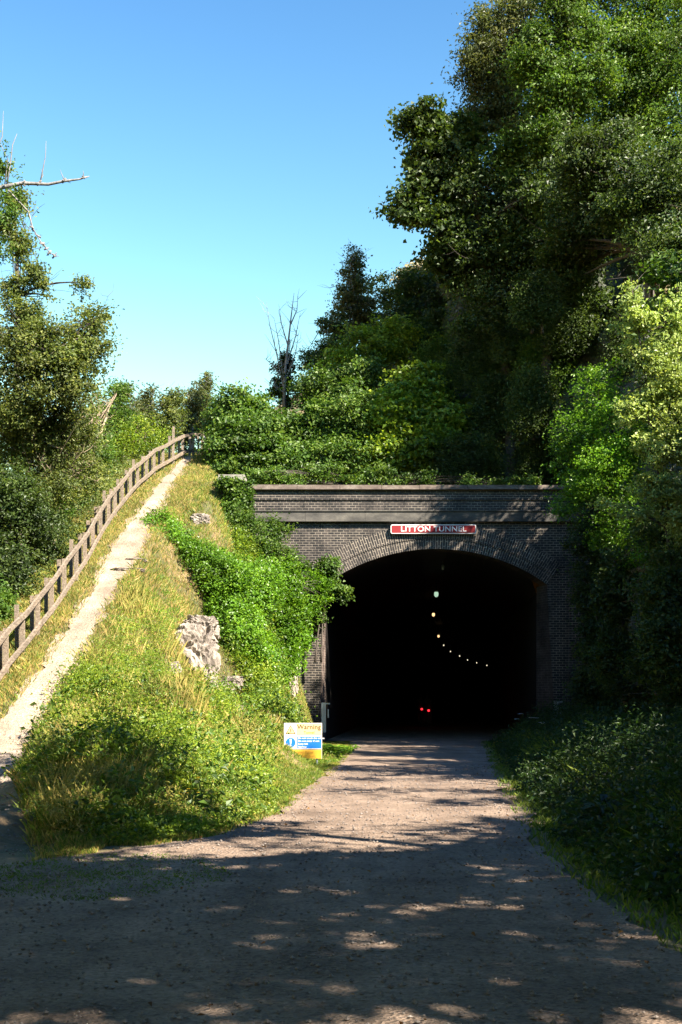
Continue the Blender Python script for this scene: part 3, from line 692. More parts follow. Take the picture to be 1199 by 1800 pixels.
def crownpts(clumps, n, spray=.28, flat=.6, shell=.62, sub=None):
    """clumps: (x,y,z,rx,ry,rz).  leaves in sprays, spread through each ellipsoid, denser outside"""
    cs = np.array(clumps, float); vol = (cs[:, 3] * cs[:, 4] * cs[:, 5]) ** .7; per = np.maximum((n * vol / vol.sum()).astype(int), 30)
    out = []; nor = []; rn = []; subs = []
    for (x, y, z, rx, ry, rz), m_ in zip(cs, per):
        ns = max(5, int(m_ / (sub or 38)))
        d = rng.normal(size=(ns, 3)); d /= np.linalg.norm(d, axis=1, keepdims=True)
        rad = shell + (1.08 - shell) * rng.random(ns) ** .8; rad *= np.where(rng.random(ns) < .22, rng.random(ns) * .8 + .2, 1)
        rad *= 0.60 + .82 * fbm(d[:, 0] * 1.7 + x, d[:, 2] * 1.7 + d[:, 1] * 1.3 + z, 3, 2)
        pc = np.array([x, y, z]) + d * rad[:, None] * np.array([rx, ry, rz])
        wgt = rng.random(ns) ** 1.2 + .12; cnt = np.maximum((m_ * wgt / wgt.sum()).astype(int), 4)
        idx = np.repeat(np.arange(ns), cnt); sz = spray * (.55 + .9 * rng.random(ns))
        q = rng.normal(size=(len(idx), 3)) * np.array([1, 1, flat]) * sz[idx][:, None] * .62
        out.append(pc[idx] + q); sn = rng.normal(size=(ns, 3)) * .55 + d * .6 + np.array([0, -.1, .8]); nn = rng.normal(size=(len(idx), 3)) * .5 + sn[idx]; nor.append(nn)
        base = rng.random(ns); rn.append(np.clip(base[idx] * .5 + rng.random(len(idx)) * .5, 0, 1)); subs.append(pc)
    return np.concatenate(out), np.concatenate(nor), np.concatenate(rn), subs

def bez(a, b, bend, n=6):
    a = Vector(a); b = Vector(b); m_ = (a + b) / 2 + Vector(bend); return [a * (1 - t_) ** 2 + m_ * 2 * t_ * (1 - t_) + b * t_ ** 2 for t_ in [k / n for k in range(n + 1)]]
def rv(s): return Vector((random.uniform(-s, s), random.uniform(-s, s), random.uniform(-s, s)))

def plant(name, label, cat, base, clumps, n, leaf, size, asp=.6, trunk=.15, group=None, barkm='bark', spray=.28, flat=.6, twigs=.5, bare=0, shell=.62, height=None, stems=1, sub=None, hang=False):
    """tree or shrub: crown mesh + trunk mesh (with limbs), under an Empty"""
    base = Vector(base); e = empty(name, base, label, cat, group); main = clumps
    if cat == 'tree' and len(clumps) > 2:      # smaller boughs break up the outline
        clumps = list(clumps)
        for q in main:
            if q[3] < .8: continue
            for _ in range(4):
                dd = Vector((random.gauss(0, 1), random.gauss(0, .7), random.gauss(.1, 1))).normalized(); f_ = random.uniform(.28, .48)
                clumps.append((q[0] + dd.x * q[3] * .95, q[1] + dd.y * q[4] * .9, q[2] + dd.z * q[5] * .95, q[3] * f_, q[4] * f_, q[5] * f_ * .75))
    c, nr, rn, subs = crownpts(clumps, n, spray, flat, shell, sub)
    L = size * (.5 + 1.0 * rng.random(len(c)))
    dv = np.tile(np.array([0, 0, -1.0]), (len(c), 1)) if hang else None
    put('crown' if cat == 'tree' else 'foliage', leafmesh('crown', c, nr, L, asp, rn, dirv=dv), M[leaf], e)
    top = max(clumps, key=lambda q: q[2]); topv = Vector(top[:3]); 
    if height: topv = Vector((base.x + random.uniform(-.4, .4), base.y, base.z + height))
    b = MB(); cen = Vector(np.mean([q[:3] for q in clumps], 0))
    for s_ in range(stems):
        bs = base + Vector((random.uniform(-.35, .35), random.uniform(-.3, .3), 0)) * (stems > 1)
        tp = topv + rv(.5) * (stems > 1)
        tr = bez(bs - Vector((0, 0, .4)), tp, (cen - (bs + tp) / 2) * .5 + rv(.15), 9)
        tr = [p_ + rv(trunk * .35) if 0 < i_ < 9 else p_ for i_, p_ in enumerate(tr)]
        b.tube(tr, [trunk * (1 - .88 * (i_ / 9)) * (1.25 if i_ == 0 else 1) for i_ in range(10)], 8)
        for ci, (cl, sb) in enumerate(zip(clumps, subs)):
            if stems > 1 and ci % stems != s_: continue
            cc = Vector(cl[:3]); k = min(range(1, 9), key=lambda i_: (tr[i_] - cc).length + max(0, tr[i_].z - cc.z + .2) * 2)
            d_ = (cc - tr[k]).length; r0 = min(trunk * (1 - .8 * k / 9) * .6, .03 + d_ * .018)
            lb = bez(tr[k], cc, Vector((0, 0, d_ * .12)) + rv(d_ * .1), 5); b.tube(lb, [r0 * (1 - .7 * i_ / 5) for i_ in range(6)], 5, False)
            m_ = int(len(sb) * twigs)
            for q in sb[np.random.default_rng(ci).permutation(len(sb))[:min(m_, 60)]]:
                q = Vector(q); k2 = random.randint(1, 5); d2 = (q - lb[k2]).length
                b.tube(bez(lb[k2], q, Vector((0, 0, d2 * .1)) + rv(d2 * .12), 3), [max(.006, r0 * .35), .009, .006, .003], 3, False)
        for _ in range(bare):
            cl = clumps[random.randrange(len(clumps))]; k = random.randint(4, 9); p0 = tr[k]
            d3 = Vector((random.uniform(-1, 1) * cl[3], random.uniform(-1, 1) * cl[4], random.uniform(.1, 1.1) * cl[5])) * 1.25
            p1 = Vector(cl[:3]) + d3; q = bez(p0, p1, rv(.3), 5); b.tube(q, [.022, .018, .014, .01, .007, .004], 4, False)
            for _k in range(5):
                i_ = random.randint(1, 5); dd = rv(.55); dd.z = abs(dd.z); b.tube([q[i_], q[i_] + dd * .5 + rv(.06), q[i_] + dd], [.008, .006, .003], 3, False)
    b.build('trunk' if cat == 'tree' else 'stems', M[barkm], e, True)
    return e
def E(px, py, Y, rx, ry, rd=None):
    """ellipsoid from photo position: centre pixel, depth, radii in px"""
    x, y, z = at(px, py, Y); k = Y / F; return (x, y, z, rx * k, (rd if rd is not None else min(rx, ry)) * k, ry * k)
def B(px, Y, dx=0): x = (px - 599.5) / F * Y + dx; return (x, Y, H1(x, Y))

# --- left wood
plant('ivy_clad_tree', 'tall thin tree at the left edge with dark tufts of ivy up its stems', 'tree', B(30, 37),
      [E(10, 395, 37, 26, 30), E(36, 430, 37, 26, 28), E(62, 478, 37, 22, 24), E(25, 505, 37, 24, 26), E(80, 505, 37, 10, 14), E(146, 498, 37, 13, 18), E(45, 560, 37, 40, 36), E(28, 350, 37, 26, 30), E(85, 520, 37, 8, 7)],
      11000, 'olive', .085, .6, .16, barkm='bark', spray=.2, twigs=.5, bare=12, shell=.2)
plant('hawthorn_tree', 'broad tangled tree with grey green leaves left of the fence', 'tree', B(60, 38.5),
      [E(30, 630, 35, 62, 62), E(90, 620, 35, 58, 52), E(150, 600, 35.5, 44, 62), E(172, 560, 35.5, 22, 30), E(110, 680, 35, 62, 50), E(30, 720, 35, 52, 48), E(192, 605, 35, 14, 9)],
      28000, 'olive', .085, .6, .15, barkm='bark', spray=.26, twigs=.6, bare=26, shell=.35)
plant('thorn_shrub', 'tangle of tan twigs with sparse leaves below the hawthorn', 'shrub', B(90, 36),
      [E(80, 770, 36, 64, 60), E(130, 750, 36.5, 50, 50), E(25, 800, 36, 50, 60), E(20, 740, 36.5, 50, 40), E(150, 830, 38, 40, 50), E(100, 850, 36, 50, 50)], 30000, 'olive', .08, .55, .06, barkm='bark_tan', spray=.25, twigs=.7, bare=46, shell=.3, stems=3)
plant('elder_shrub', 'dense dark green shrub low behind the fence at the left edge', 'shrub', B(30, 33.5),
      [E(15, 890, 34, 70, 75), E(60, 940, 35, 56, 64), E(-5, 1000, 32.5, 56, 60), E(20, 1030, 32.5, 36, 42)], 34000, 'dark', .085, .6, .08, spray=.24, twigs=.4, stems=3, shell=.45)
plant('bramble_shrub', 'bramble clump behind the lowest fence rails', 'shrub', B(-5, 30.5),
      [E(-30, 1060, 30.5, 46, 45), E(-12, 1080, 30.5, 30, 30)], 9000, 'mid', .08, .7, .05, spray=.2, stems=2)
plant('elm_tree', 'mid green young tree between the thorn tangle and the grass bank', 'tree', B(130, 41),
      [E(112, 850, 41, 44, 70), E(85, 880, 40, 40, 56), E(60, 900, 39, 40, 60), E(150, 800, 42, 46, 50), E(175, 735, 44, 40, 40), E(205, 690, 44, 18, 20)], 26000, 'mid', .09, .6, .12, barkm='bark_tan', spray=.28, twigs=.6, bare=10)
plant('willow_shrub', 'yellow green bushy shrub at the head of the grass bank', 'shrub', B(215, 52),
      [E(190, 770, 51, 44, 40), E(235, 765, 52, 40, 38), E(160, 800, 50, 36, 38), E(270, 780, 53, 30, 24)], 17000, 'lime', .09, .5, .08, spray=.3, stems=3, barkm='bark_tan')
for k, (px, py, Y, rx, ry, lf, lab) in enumerate([
        (213, 722, 60, 34, 34, 'ash', 'grey green tree on the skyline, leftmost of those beyond the fence'),
        (255, 728, 63, 28, 34, 'ash', 'loose pale tree on the skyline above the middle of the fence'),
        (298, 725, 61, 28, 36, 'olive', 'olive tree on the skyline above the tall lone post'),
        (335, 730, 66, 26, 40, 'ash', 'narrow tree on the skyline left of the round sycamore bush'),
        (357, 705, 70, 16, 34, 'olive', 'thin spiky tree top on the skyline beside the round bush')]):
    plant('skyline_tree', lab, 'tree', B(px, Y), [E(px, py, Y, rx, ry), E(px + 8, py - ry * .8, Y, rx * .5, ry * .6), E(px - 12, py + 35, Y, rx, ry)], 6500, lf, .12, .55, .09, 'trees on the skyline beyond the fence', 'bark_grey', .3, twigs=.5, bare=9, shell=.3)
# near tree off the left edge: bare limb reaching into the picture
e = empty('overhanging_tree', (-8.9, 27, H1(-8.9, 27)), 'tree off the left edge reaching a bare pale limb over the wood', 'tree')
b = MB(); g = H1(-8.9, 27)
b.tube([(-8.9, 27, g - .4), (-8.8, 27, g + 4), (-8.6, 27, 9.0), (-8.5, 27, 12.5), (-8.3, 27, 15)], [.24, .2, .16, .1, .04], 8)
def pp(px, py, Y=27): return Vector(at(px, py, Y))
lim = [Vector((-8.55, 27, 11.2)), pp(-60, 345), pp(0, 330), pp(40, 322), pp(85, 324), pp(115, 318), pp(140, 315), pp(157, 310)]
b.tube(lim, [.085, .065, .045, .038, .03, .026, .018, .01], 6)
def twig(ps, r=.012): b.tube([pp(*q) for q in ps], [r * (1 - .75 * k / (len(ps) - 1)) for k in range(len(ps))], 4)
twig([(70, 324), (75, 300), (80, 275), (81, 248)], .016); twig([(68, 322), (76, 308), (72, 298)]); twig([(114, 318), (108, 305), (106, 298)]); twig([(146, 313), (147, 305), (146, 300)], .014); twig([(12, 326), (18, 290), (22, 255), (30, 235)], .02)
twig([(8, 328), (14, 280), (5, 262), (0, 250)], .014); twig([(-8, 270), (4, 240), (6, 195)], .016); twig([(18, 285), (8, 300)], .01); twig([(117, 318), (124, 322), (120, 314)], .014)
twig([(10, 330), (50, 372), (58, 402), (72, 425), (88, 445), (104, 451)], .02)
for q in ((57, 402), (74, 428), (82, 437), (86, 445), (96, 449), (113, 318), (40, 323), (69, 322), (147, 312), (66, 414)):
    c_ = pp(*q); 
    for _ in range(4): d_ = rv(.06); b.tube([c_ - d_, c_ + d_], [.02, .008], 4)
b.build('trunk', M['bark_grey'], e, True)
c, nr, rn, _s = crownpts([E(0, 365, 27, 40, 22), E(22, 350, 27, 20, 12), E(8, 300, 27, 14, 22), E(-90, 300, 27, 90, 110), E(-60, 420, 27, 70, 60), E(15, 385, 27, 26, 14)], 9000, .22, .5)
put('crown', leafmesh('crown', c, nr, .085 * (.6 + .8 * rng.random(len(c))), .5, rn), M['mid'], e)

# --- above the portal
plant('sycamore_shrub', 'round dark green sycamore bush above the left end of the parapet', 'shrub', B(440, 53),
      [E(420, 735, 52, 55, 52), E(408, 785, 51, 46, 52), E(450, 790, 51, 62, 55), E(500, 775, 52, 48, 50), E(515, 815, 50.5, 44, 40), E(440, 825, 50, 60, 28), E(388, 750, 53, 24, 40)],
      52000, 'mid', .125, .8, .12, spray=.32, stems=3, flat=.5)
plant('bare_ash_tree', 'almost leafless young tree with an ivy clump, standing alone against the sky', 'tree', B(500, 60),
      [E(500, 655, 60, 16, 34), E(497, 690, 60, 22, 26), E(505, 630, 60, 9, 18)], 3500, 'dark', .12, .7, .09, barkm='bark', spray=.22, twigs=.2, height=.1 + at(515, 600, 60)[2] - H1(at(500, 0, 60)[0], 60), bare=0)
e = empty('dead_sapling', (at(505, 0, 59.5)[0], 59.5, H1(at(505, 0, 59.5)[0], 59.5)), 'leafless sapling with upright thin twigs beside the ivy clump', 'tree')
b = MB()
def q60(px, py, Y=59.5): return Vector(at(px, py, Y))
st = [q60(500, 720), q60(500, 660), q60(507, 600), q60(512, 555), q60(517, 515)]; b.tube(st, [.09, .07, .05, .03, .008], 6)
for side in ((500, 690, 486, 620, 474, 570, 468, 530), (500, 680, 490, 600, 482, 560), (505, 640, 520, 590, 528, 550), (502, 670, 520, 620, 524, 590), (500, 690, 480, 678, 465, 665), (507, 610, 495, 570, 490, 535), (511, 570, 522, 545, 524, 520), (498, 665, 478, 640, 465, 630)):
    ps = [q60(side[i], side[i + 1]) for i in range(0, len(side), 2)]; b.tube(ps, [.035 * (1 - .85 * k / (len(ps) - 1)) for k in range(len(ps))], 5, False)
    for _ in range(9):
        i_ = random.randrange(len(ps) - 1); t_ = random.random(); p0 = ps[i_].lerp(ps[i_ + 1], t_); d_ = rv(.55); d_.z = abs(d_.z) * 1.3; b.tube([p0, p0 + d_ * .5 + rv(.07), p0 + d_], [.012, .009, .004], 3, False)
b.build('trunk', M['bark_grey'], e, True)
plant('slender_tree', 'slender ivy covered tree rising above the bushes against the sky', 'tree', B(625, 57),
      [E(624, 455, 57, 13, 22), E(622, 490, 57, 22, 28), E(615, 530, 57, 30, 34), E(640, 560, 57, 32, 40), E(600, 580, 57, 30, 34)], 13000, 'ash', .11, .6, .14, barkm='bark_grey', spray=.26, twigs=.5, bare=26, shell=.3)
plant('crooked_tree', 'crooked bare limbed tree reaching left from the slender tree', 'tree', B(600, 56),
      [E(566, 575, 56, 12, 18), E(560, 640, 56, 36, 22), E(590, 620, 55, 34, 30)], 5000, 'dark', .11, .6, .1, spray=.22, bare=16, shell=.3)
plant('maple_shrub', 'lime green maple bush with lit leaf tips above the middle of the parapet', 'shrub', B(730, 51),
      [E(735, 690, 51, 52, 48), E(700, 730, 50.5, 50, 50), E(770, 745, 50.5, 46, 44), E(740, 790, 50, 60, 44), E(800, 720, 52, 26, 30), E(690, 800, 50, 46, 34)], 24000, 'lime', .15, .85, .1, spray=.36, stems=3, flat=.35, sub=24)
plant('hazel_shrub', 'mid green hazel bush between the sycamore and the maple', 'shrub', B(600, 52),
      [E(570, 690, 53, 48, 46), E(560, 750, 51.5, 48, 50), E(620, 740, 51, 52, 60), E(640, 680, 53, 52, 46), E(600, 800, 50, 70, 36)], 42000, 'mid', .11, .7, .12, spray=.3, stems=3)
plant('field_maple', 'pale green leafy tree in the gap below the slender tree', 'tree', B(650, 55),
      [E(645, 610, 54.5, 50, 40), E(690, 600, 55, 36, 36), E(600, 650, 54.5, 36, 32)], 15000, 'lime', .12, .75, .12, spray=.3)
plant('dark_oak', 'dark green tree filling the notch between hill and tall wood', 'tree', B(700, 60),
      [E(690, 520, 60, 48, 40), E(760, 500, 59, 44, 30), E(740, 540, 59, 50, 50), E(790, 520, 58, 46, 56), E(700, 580, 58, 52, 42), E(770, 600, 56, 60, 48)], 30000, 'dark', .13, .65, .2, spray=.34, bare=4)
plant('whitebeam_tree', 'silvery white leaved tree top on the skyline left of the tall wood', 'tree', B(742, 68),
      [E(735, 480, 68, 30, 16), E(760, 476, 68, 26, 14), E(722, 500, 68, 22, 14)], 4200, 'silver', .15, .6, .15, spray=.3, bare=5)
plant('parapet_plants', 'low leafy weeds growing behind the tunnel coping', 'plant', B(620, 48),
      [E(465, 838, 47.8, 26, 18), E(520, 846, 47.6, 24, 8), E(560, 832, 48, 34, 20), E(615, 846, 47.6, 22, 7), E(660, 836, 47.8, 30, 17), E(705, 847, 47.6, 20, 6), E(745, 840, 47.6, 26, 12), E(822, 846, 47.5, 12, 12), E(870, 850, 47.6, 30, 5), E(940, 848, 47.6, 40, 8)], 9000, 'mid', .1, .6, .02, spray=.2, stems=4)
# --- tall wood on the right
tall = [
 ('oak_tree', 'oak leaning out over the portal with dark lobed clusters against the sky', 6.6, 53, 'dark', .15, [E(740, 215, 50, 34, 34), E(760, 260, 50, 42, 48), E(735, 330, 50, 30, 34), E(725, 375, 50, 38, 28), E(780, 395, 50, 36, 40), E(800, 320, 50.5, 44, 60), E(815, 250, 51, 40, 48), E(800, 450, 50.5, 40, 44), E(840, 400, 51, 44, 60)], 26000, .9),
 ('birch_tree', 'tall drooping birch at the top centre of the wood', 6.6, 54, 'ash', .12, [E(850, 60, 52, 34, 50), E(835, 110, 52, 34, 50), E(880, 130, 52, 44, 60), E(900, 40, 52.5, 50, 60), E(860, 190, 52, 50, 46), E(905, 220, 52, 40, 46), E(930, -60, 53, 60, 70)], 30000, .5),
 ('lime_tree', 'tree with sunlit pale green sprays left of the frame top right', 7.2, 49, 'mid', .11, [E(990, 50, 48, 56, 60), E(950, 130, 48, 56, 60), E(1010, 150, 48, 60, 62), E(890, 290, 49.5, 52, 46), E(960, 240, 48.5, 66, 60), E(1000, -60, 48, 80, 70)], 46000, .6),
 ('alder_tree', 'dark tree in the heart of the tall wood over the cliff', 6.8, 50.5, 'dark', .12, [E(900, 380, 49.5, 62, 60), E(860, 470, 49.8, 60, 54), E(970, 340, 48.5, 66, 60), E(960, 430, 49, 70, 56), E(860, 540, 50, 56, 48), E(1010, 500, 48, 50, 44), E(830, 350, 50, 50, 60)], 34000, .65),
 ('elm_tree', 'big leafy tree in the top right corner of the picture', 13.0, 52, 'mid', .11, [E(1100, 60, 50, 84, 80), E(1180, 120, 49, 84, 90), E(1090, 190, 50, 84, 80), E(1190, 250, 48, 80, 86), E(1120, -70, 50, 110, 90)], 62000, .6),
 ('beech_tree', 'shaded beech whose boughs hang over the cliff at right', 11.2, 43.5, 'dark', .11, [E(1060, 300, 45, 76, 70), E(1150, 350, 43, 84, 74), E(1040, 390, 46, 76, 50), E(1190, 440, 41, 64, 50), E(1000, 460, 47.5, 60, 40)], 46000, .6),
]
for nm, lb, x, y, lf, sz, cl, n, asp in tall:
    plant(nm, lb, 'tree', (x, y, H1(x, y)), cl, int(n * 1.35), lf, sz * 1.08, asp, .26, 'tall trees of the wood on the right cliff', 'bark', .42, twigs=.4, bare=14, shell=.45, sub=60, flat=.45)
# shrubs rooted on the cliff face
for k, (px, py, Y, rx, ry, lf, lab) in enumerate([
        (850, 620, 50.5, 56, 56, 'dark', 'dark bush clinging to the cliff above the maple'), (920, 570, 49.5, 52, 60, 'dark', 'dark bush on the cliff under the alder boughs'),
        (960, 640, 48.8, 46, 56, 'mid', 'leafy bush half way up the cliff face'), (880, 700, 50, 52, 46, 'dark', 'trailing growth low on the cliff behind the parapet'),
        (820, 800, 49, 46, 40, 'dark', 'dark bush behind the shaded part of the coping'), (1000, 560, 48, 44, 50, 'dark', 'dark bush high on the cliff left of the pale birch'),
        (960, 800, 48.5, 50, 36, 'dark', 'low dark growth at the foot of the cliff behind the coping'), (1130, 590, 46, 60, 70, 'dark', 'dark bush on the cliff behind the pale birch'),
        (940, 520, 46.5, 34, 44, 'dark', 'dark bush in front of the alder trunk under the boughs'), (935, 700, 47, 34, 50, 'dark', 'dark bush at the foot of the alder trunk'),
        (780, 640, 53, 50, 44, 'mid', 'green bush where the cliff meets the hill')]):
    plant('cliff_shrub', lab, 'shrub', (at(px, py, Y)[0], Y + .4, at(0, py + ry, Y)[2]), [E(px, py, Y, rx, ry, 20), E(px + rx * .5, py + ry * .5, Y, rx * .6, ry * .6, 16), E(px - rx * .5, py + ry * .7, Y, rx * .5, ry * .6, 14)],
          17000, lf, .09, .5, .05, 'shrubs rooted on the cliff', spray=.3, stems=2, twigs=.5)
# right side, nearer
plant('birch_sapling', 'pale sunlit birch with small yellow green leaves at the right edge', 'tree', (8.6, 31.5, H1(8.6, 31.5)),
      [E(1112, 520, 31, 12, 34), E(1122, 570, 31, 28, 34), E(1150, 630, 31, 46, 46), E(1175, 700, 31, 46, 50), E(1120, 720, 31, 38, 26), E(1170, 780, 31, 52, 42), E(1140, 850, 31, 28, 20), E(1190, 560, 31, 30, 50), E(1120, 905, 31, 48, 12), E(1180, 870, 31, 40, 40), E(1080, 885, 31, 26, 8), E(1190, 640, 31.5, 40, 50), E(1200, 930, 31, 40, 40)],
      26000, 'birch', .085, .62, .06, barkm='bark', spray=.2, twigs=.9, bare=6, shell=.25, flat=.5)
plant('ash_sapling', 'green bush left of the pale birch, hanging over the right end of the portal', 'tree', (8.4, 38, H1(8.4, 38)),
      [E(1050, 700, 39, 46, 60), E(1030, 790, 39, 50, 60), E(1070, 840, 38, 56, 60), E(1010, 870, 39, 36, 28), E(1090, 760, 38, 50, 60), E(1000, 900, 38.5, 28, 18), E(1090, 920, 38, 50, 50), E(1150, 960, 36, 50, 50)],
      34000, 'bright', .085, .5, .1, spray=.26, twigs=.5, shell=.45)
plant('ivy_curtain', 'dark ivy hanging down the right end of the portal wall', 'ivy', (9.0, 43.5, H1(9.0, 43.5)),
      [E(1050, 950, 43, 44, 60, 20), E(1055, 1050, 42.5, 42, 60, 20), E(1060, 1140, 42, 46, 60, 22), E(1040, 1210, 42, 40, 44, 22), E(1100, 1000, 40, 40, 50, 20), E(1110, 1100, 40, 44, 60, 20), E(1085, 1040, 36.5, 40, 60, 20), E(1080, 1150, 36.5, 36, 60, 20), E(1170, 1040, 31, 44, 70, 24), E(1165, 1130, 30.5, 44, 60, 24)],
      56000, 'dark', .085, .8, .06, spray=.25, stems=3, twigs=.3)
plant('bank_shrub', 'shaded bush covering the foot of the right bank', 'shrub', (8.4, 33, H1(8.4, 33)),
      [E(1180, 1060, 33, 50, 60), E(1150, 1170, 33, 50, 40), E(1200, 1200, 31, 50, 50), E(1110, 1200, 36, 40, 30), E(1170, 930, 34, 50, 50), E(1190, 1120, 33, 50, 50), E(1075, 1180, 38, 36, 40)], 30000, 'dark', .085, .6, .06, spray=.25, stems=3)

# --- bank shrubs left of the portal
plant('bright_shrub', 'vivid green leafy shrub spilling down the bank beside the path', 'shrub', B(330, 39.5),
      [E(278, 928, 40.5, 34, 26, 34), E(298, 958, 39.8, 52, 34, 40), E(345, 985, 39.5, 60, 36, 40), E(385, 1018, 39.3, 62, 42, 40), E(405, 1070, 39, 52, 50, 40), E(420, 1125, 38.6, 46, 46, 36), E(450, 1040, 40, 54, 46, 36), E(455, 1160, 39.6, 40, 40, 34)],
      70000, 'bright', .095, .42, .06, spray=.26, stems=4, twigs=.3, sub=60)
plant('privet_shrub', 'leafy shrub pressed against the brickwork left of the tunnel mouth', 'shrub', B(500, 43),
      [E(480, 1020, 42.5, 50, 40, 26), E(500, 1080, 42.2, 50, 46, 26), E(480, 1140, 41.8, 44, 46, 26), E(512, 1130, 43, 28, 40, 22), E(540, 1040, 44.6, 36, 34, 14), E(465, 1200, 41, 36, 36, 22)],
      46000, 'bright', .095, .55, .06, spray=.22, stems=4, twigs=.3)
plant('ivy_spray', 'spray of ivy reaching across the left springing of the arch', 'ivy', (at(560, 0, 45.3)[0], 45.4, 3.2),
      [E(575, 1000, 45.3, 24, 16, 12), E(560, 1030, 45.3, 28, 24, 14), E(590, 1040, 45.2, 22, 12, 10), E(548, 1075, 45.3, 24, 30, 12), E(604, 1052, 45.2, 9, 5, 6), E(536, 1095, 45.4, 14, 18, 10), E(520, 1000, 45.2, 26, 14, 8)],
      9500, 'mid', .10, .8, .035, spray=.2, stems=2, twigs=.7, shell=.3)
plant('wall_shrub', 'loose shrub in front of the portal below the stone band', 'shrub', B(440, 44.3),
      [E(450, 960, 44.3, 44, 30, 16), E(430, 920, 44.4, 28, 26, 14), E(490, 985, 44.6, 34, 24, 12), E(480, 930, 45, 26, 24, 10)], 12000, 'mid', .09, .5, .05, spray=.24, stems=3, shell=.3)
plant('ivy_mat', 'ivy growing over the pale capped pier at the end of the parapet', 'ivy', (-3.9, 45.5, 8.0),
      [E(420, 862, 45.4, 22, 16, 8), E(415, 895, 45.3, 26, 24, 10), E(400, 850, 45.4, 14, 8, 8)], 9000, 'mid', .085, .85, .03, spray=.16, stems=2, twigs=.3)
plant('dark_fern_clump', 'dark leafy clump on the bank below the rock face', 'shrub', B(320, 31), [E(318, 1262, 31, 26, 26), E(335, 1285, 31, 20, 16)], 4500, 'mid', .1, .45, .03, spray=.16, stems=2)

# rocks
def rock(name, label, px, py, Y, rx, ry, rd, seed=0, dy=0.0):
    x, y, z = at(px, py, Y); k = Y / F; nu_, nv_ = 90, 60; u = np.linspace(0, 2 * math.pi, nu_, False)[:, None]; v_ = np.linspace(.02, math.pi - .02, nv_)[None, :]
    dx, dy_, dz = np.cos(u) * np.sin(v_), np.sin(u) * np.sin(v_), np.cos(v_) + 0 * u
    s4 = lambda q: np.sign(q) * np.abs(q) ** .7
    r = .80 + .5 * (fbm(dx * 1.4 + seed, dz * 1.3 + dy_ * 1.2, seed) - .5) - .7 * np.abs(fbm(dx * 2.6 + dy_ * 2 + seed + 3, dz * 1.9 + dx, seed + 4) - .5) + .35 * (fbm(dx * 6 + dy_ * 5 + 9, dz * 5 + seed, seed + 7) - .5) + .06 * np.round(5 * fbm(dx * 3 + dy_ * 3 + 5, dz * 4 + seed, seed + 2))
    X = x + s4(dx) * r * rx * k; Y_ = y + s4(dy_) * r * rd * k; Z_ = z + s4(dz) * r * ry * k
    V = np.stack([X, Y_, Z_], -1).reshape(-1, 3); i_ = np.arange(nu_)[:, None] * nv_ + np.arange(nv_ - 1)[None, :]; j_ = (np.arange(nu_)[:, None] + 1) % nu_ * nv_ + np.arange(nv_ - 1)[None, :]
    Q = np.stack([i_, i_ + 1, j_ + 1, j_], -1).reshape(-1, 4)
    o = put(name, npmesh(name, V, Q), M['limestone']); return tag(o, label, 'rock', 'limestone outcrops on the bank')
def rk_hit(lab, px, py, rx, ry, rd, seed, off=0.0): rock('rock_outcrop', lab, px, py, hit(px, py) + off, rx, ry, rd, seed)
rock('rock_outcrop', 'tall fissured limestone face, largest rock on the bank', 336, 1164, 35.7, 50, 62, 44, 1)
rock('rock_outcrop', 'pale rounded shoulder topping the largest rock face', 352, 1112, 36.2, 34, 30, 34, 2)
rock('rock_outcrop', 'broken rock foot under the largest rock face', 350, 1216, 35.3, 32, 26, 30, 11)
rk_hit('small block jutting left of the largest rock face', 303, 1178, 18, 16, 14, 13)
rk_hit('low slanting limestone slab down to the right of the tall face', 405, 1203, 28, 15, 14, 3)
rk_hit('small pale rock low on the bank above the warning board', 420, 1262, 15, 24, 12, 4)
rk_hit('small weathered rock in the grass below the parapet end', 352, 914, 19, 12, 12, 5)
rk_hit('smooth grey upright rock beside the left wall of the portal', 506, 1195, 20, 44, 16, 6, .1)
rk_hit('thin dark rock under the upright grey rock by the wall', 517, 1262, 8, 26, 10, 8)
rk_hit('shelf of worn stone crossing the footpath half way up', 225, 1003, 34, 4.5, 14, 9)
rk_hit('second worn stone step just above the shelf on the footpath', 240, 985, 20, 3.5, 10, 15)
rock('rock_outcrop', 'pale rock showing through the dark bank at the right edge', 1125, 985, 39.5, 28, 26, 30, 10)
rock('rock_outcrop', 'large dark rock at the foot of the right bank', 1135, 1190, 37, 40, 46, 36, 12)
rock('kerb_stone', 'squared stone block at the left edge of the shaded path', 3, 1469, 16.5, 9, 9, 9, 14)['group'] = 'loose stones'

# ------------------------------------------------------------ grass, herbs, gravel
def blades(name, x, y, h, w, cmat, label, cat, lean=.35, rnd=None):
    n = len(x); z = H(x, y); a_ = rng.random(n) * 2 * math.pi; hh = h * (.5 + rng.random(n)); ww = w * (.6 + .8 * rng.random(n))
    lx = rng.normal(size=n) * lean * hh; ly = rng.normal(size=n) * lean * hh
    V = np.empty((n, 4, 3)); ca, sa = np.cos(a_) * ww / 2, np.sin(a_) * ww / 2
    V[:, 0] = np.stack([x - ca, y - sa, z - .02], 1); V[:, 1] = np.stack([x + ca, y + sa, z - .02], 1)
    V[:, 2] = np.stack([x + lx * .55 + ca * .9, y + ly * .55 + sa * .9, z + hh * .6], 1); V[:, 3] = np.stack([x + lx, y + ly, z + hh * (1 - .2 * rng.random(n))], 1)
    Q = np.arange(4 * n).reshape(n, 4)
    r_ = rng.random(n) if rnd is None else np.clip(rnd, 0, 1)
    o = put(name, npmesh(name, V.reshape(-1, 3), Q, attr=np.repeat(r_, 4)), cmat); return tag(o, label, cat, kind='stuff')
def onpath(x, y, m=0.0): return np.abs(x - pathx(y)) < pathw(y) + m
def onroad(x, y, m=0.0): return (x > np.interp(y, RY, RL) - m) & (x < np.interp(y, RY, RR) + m)
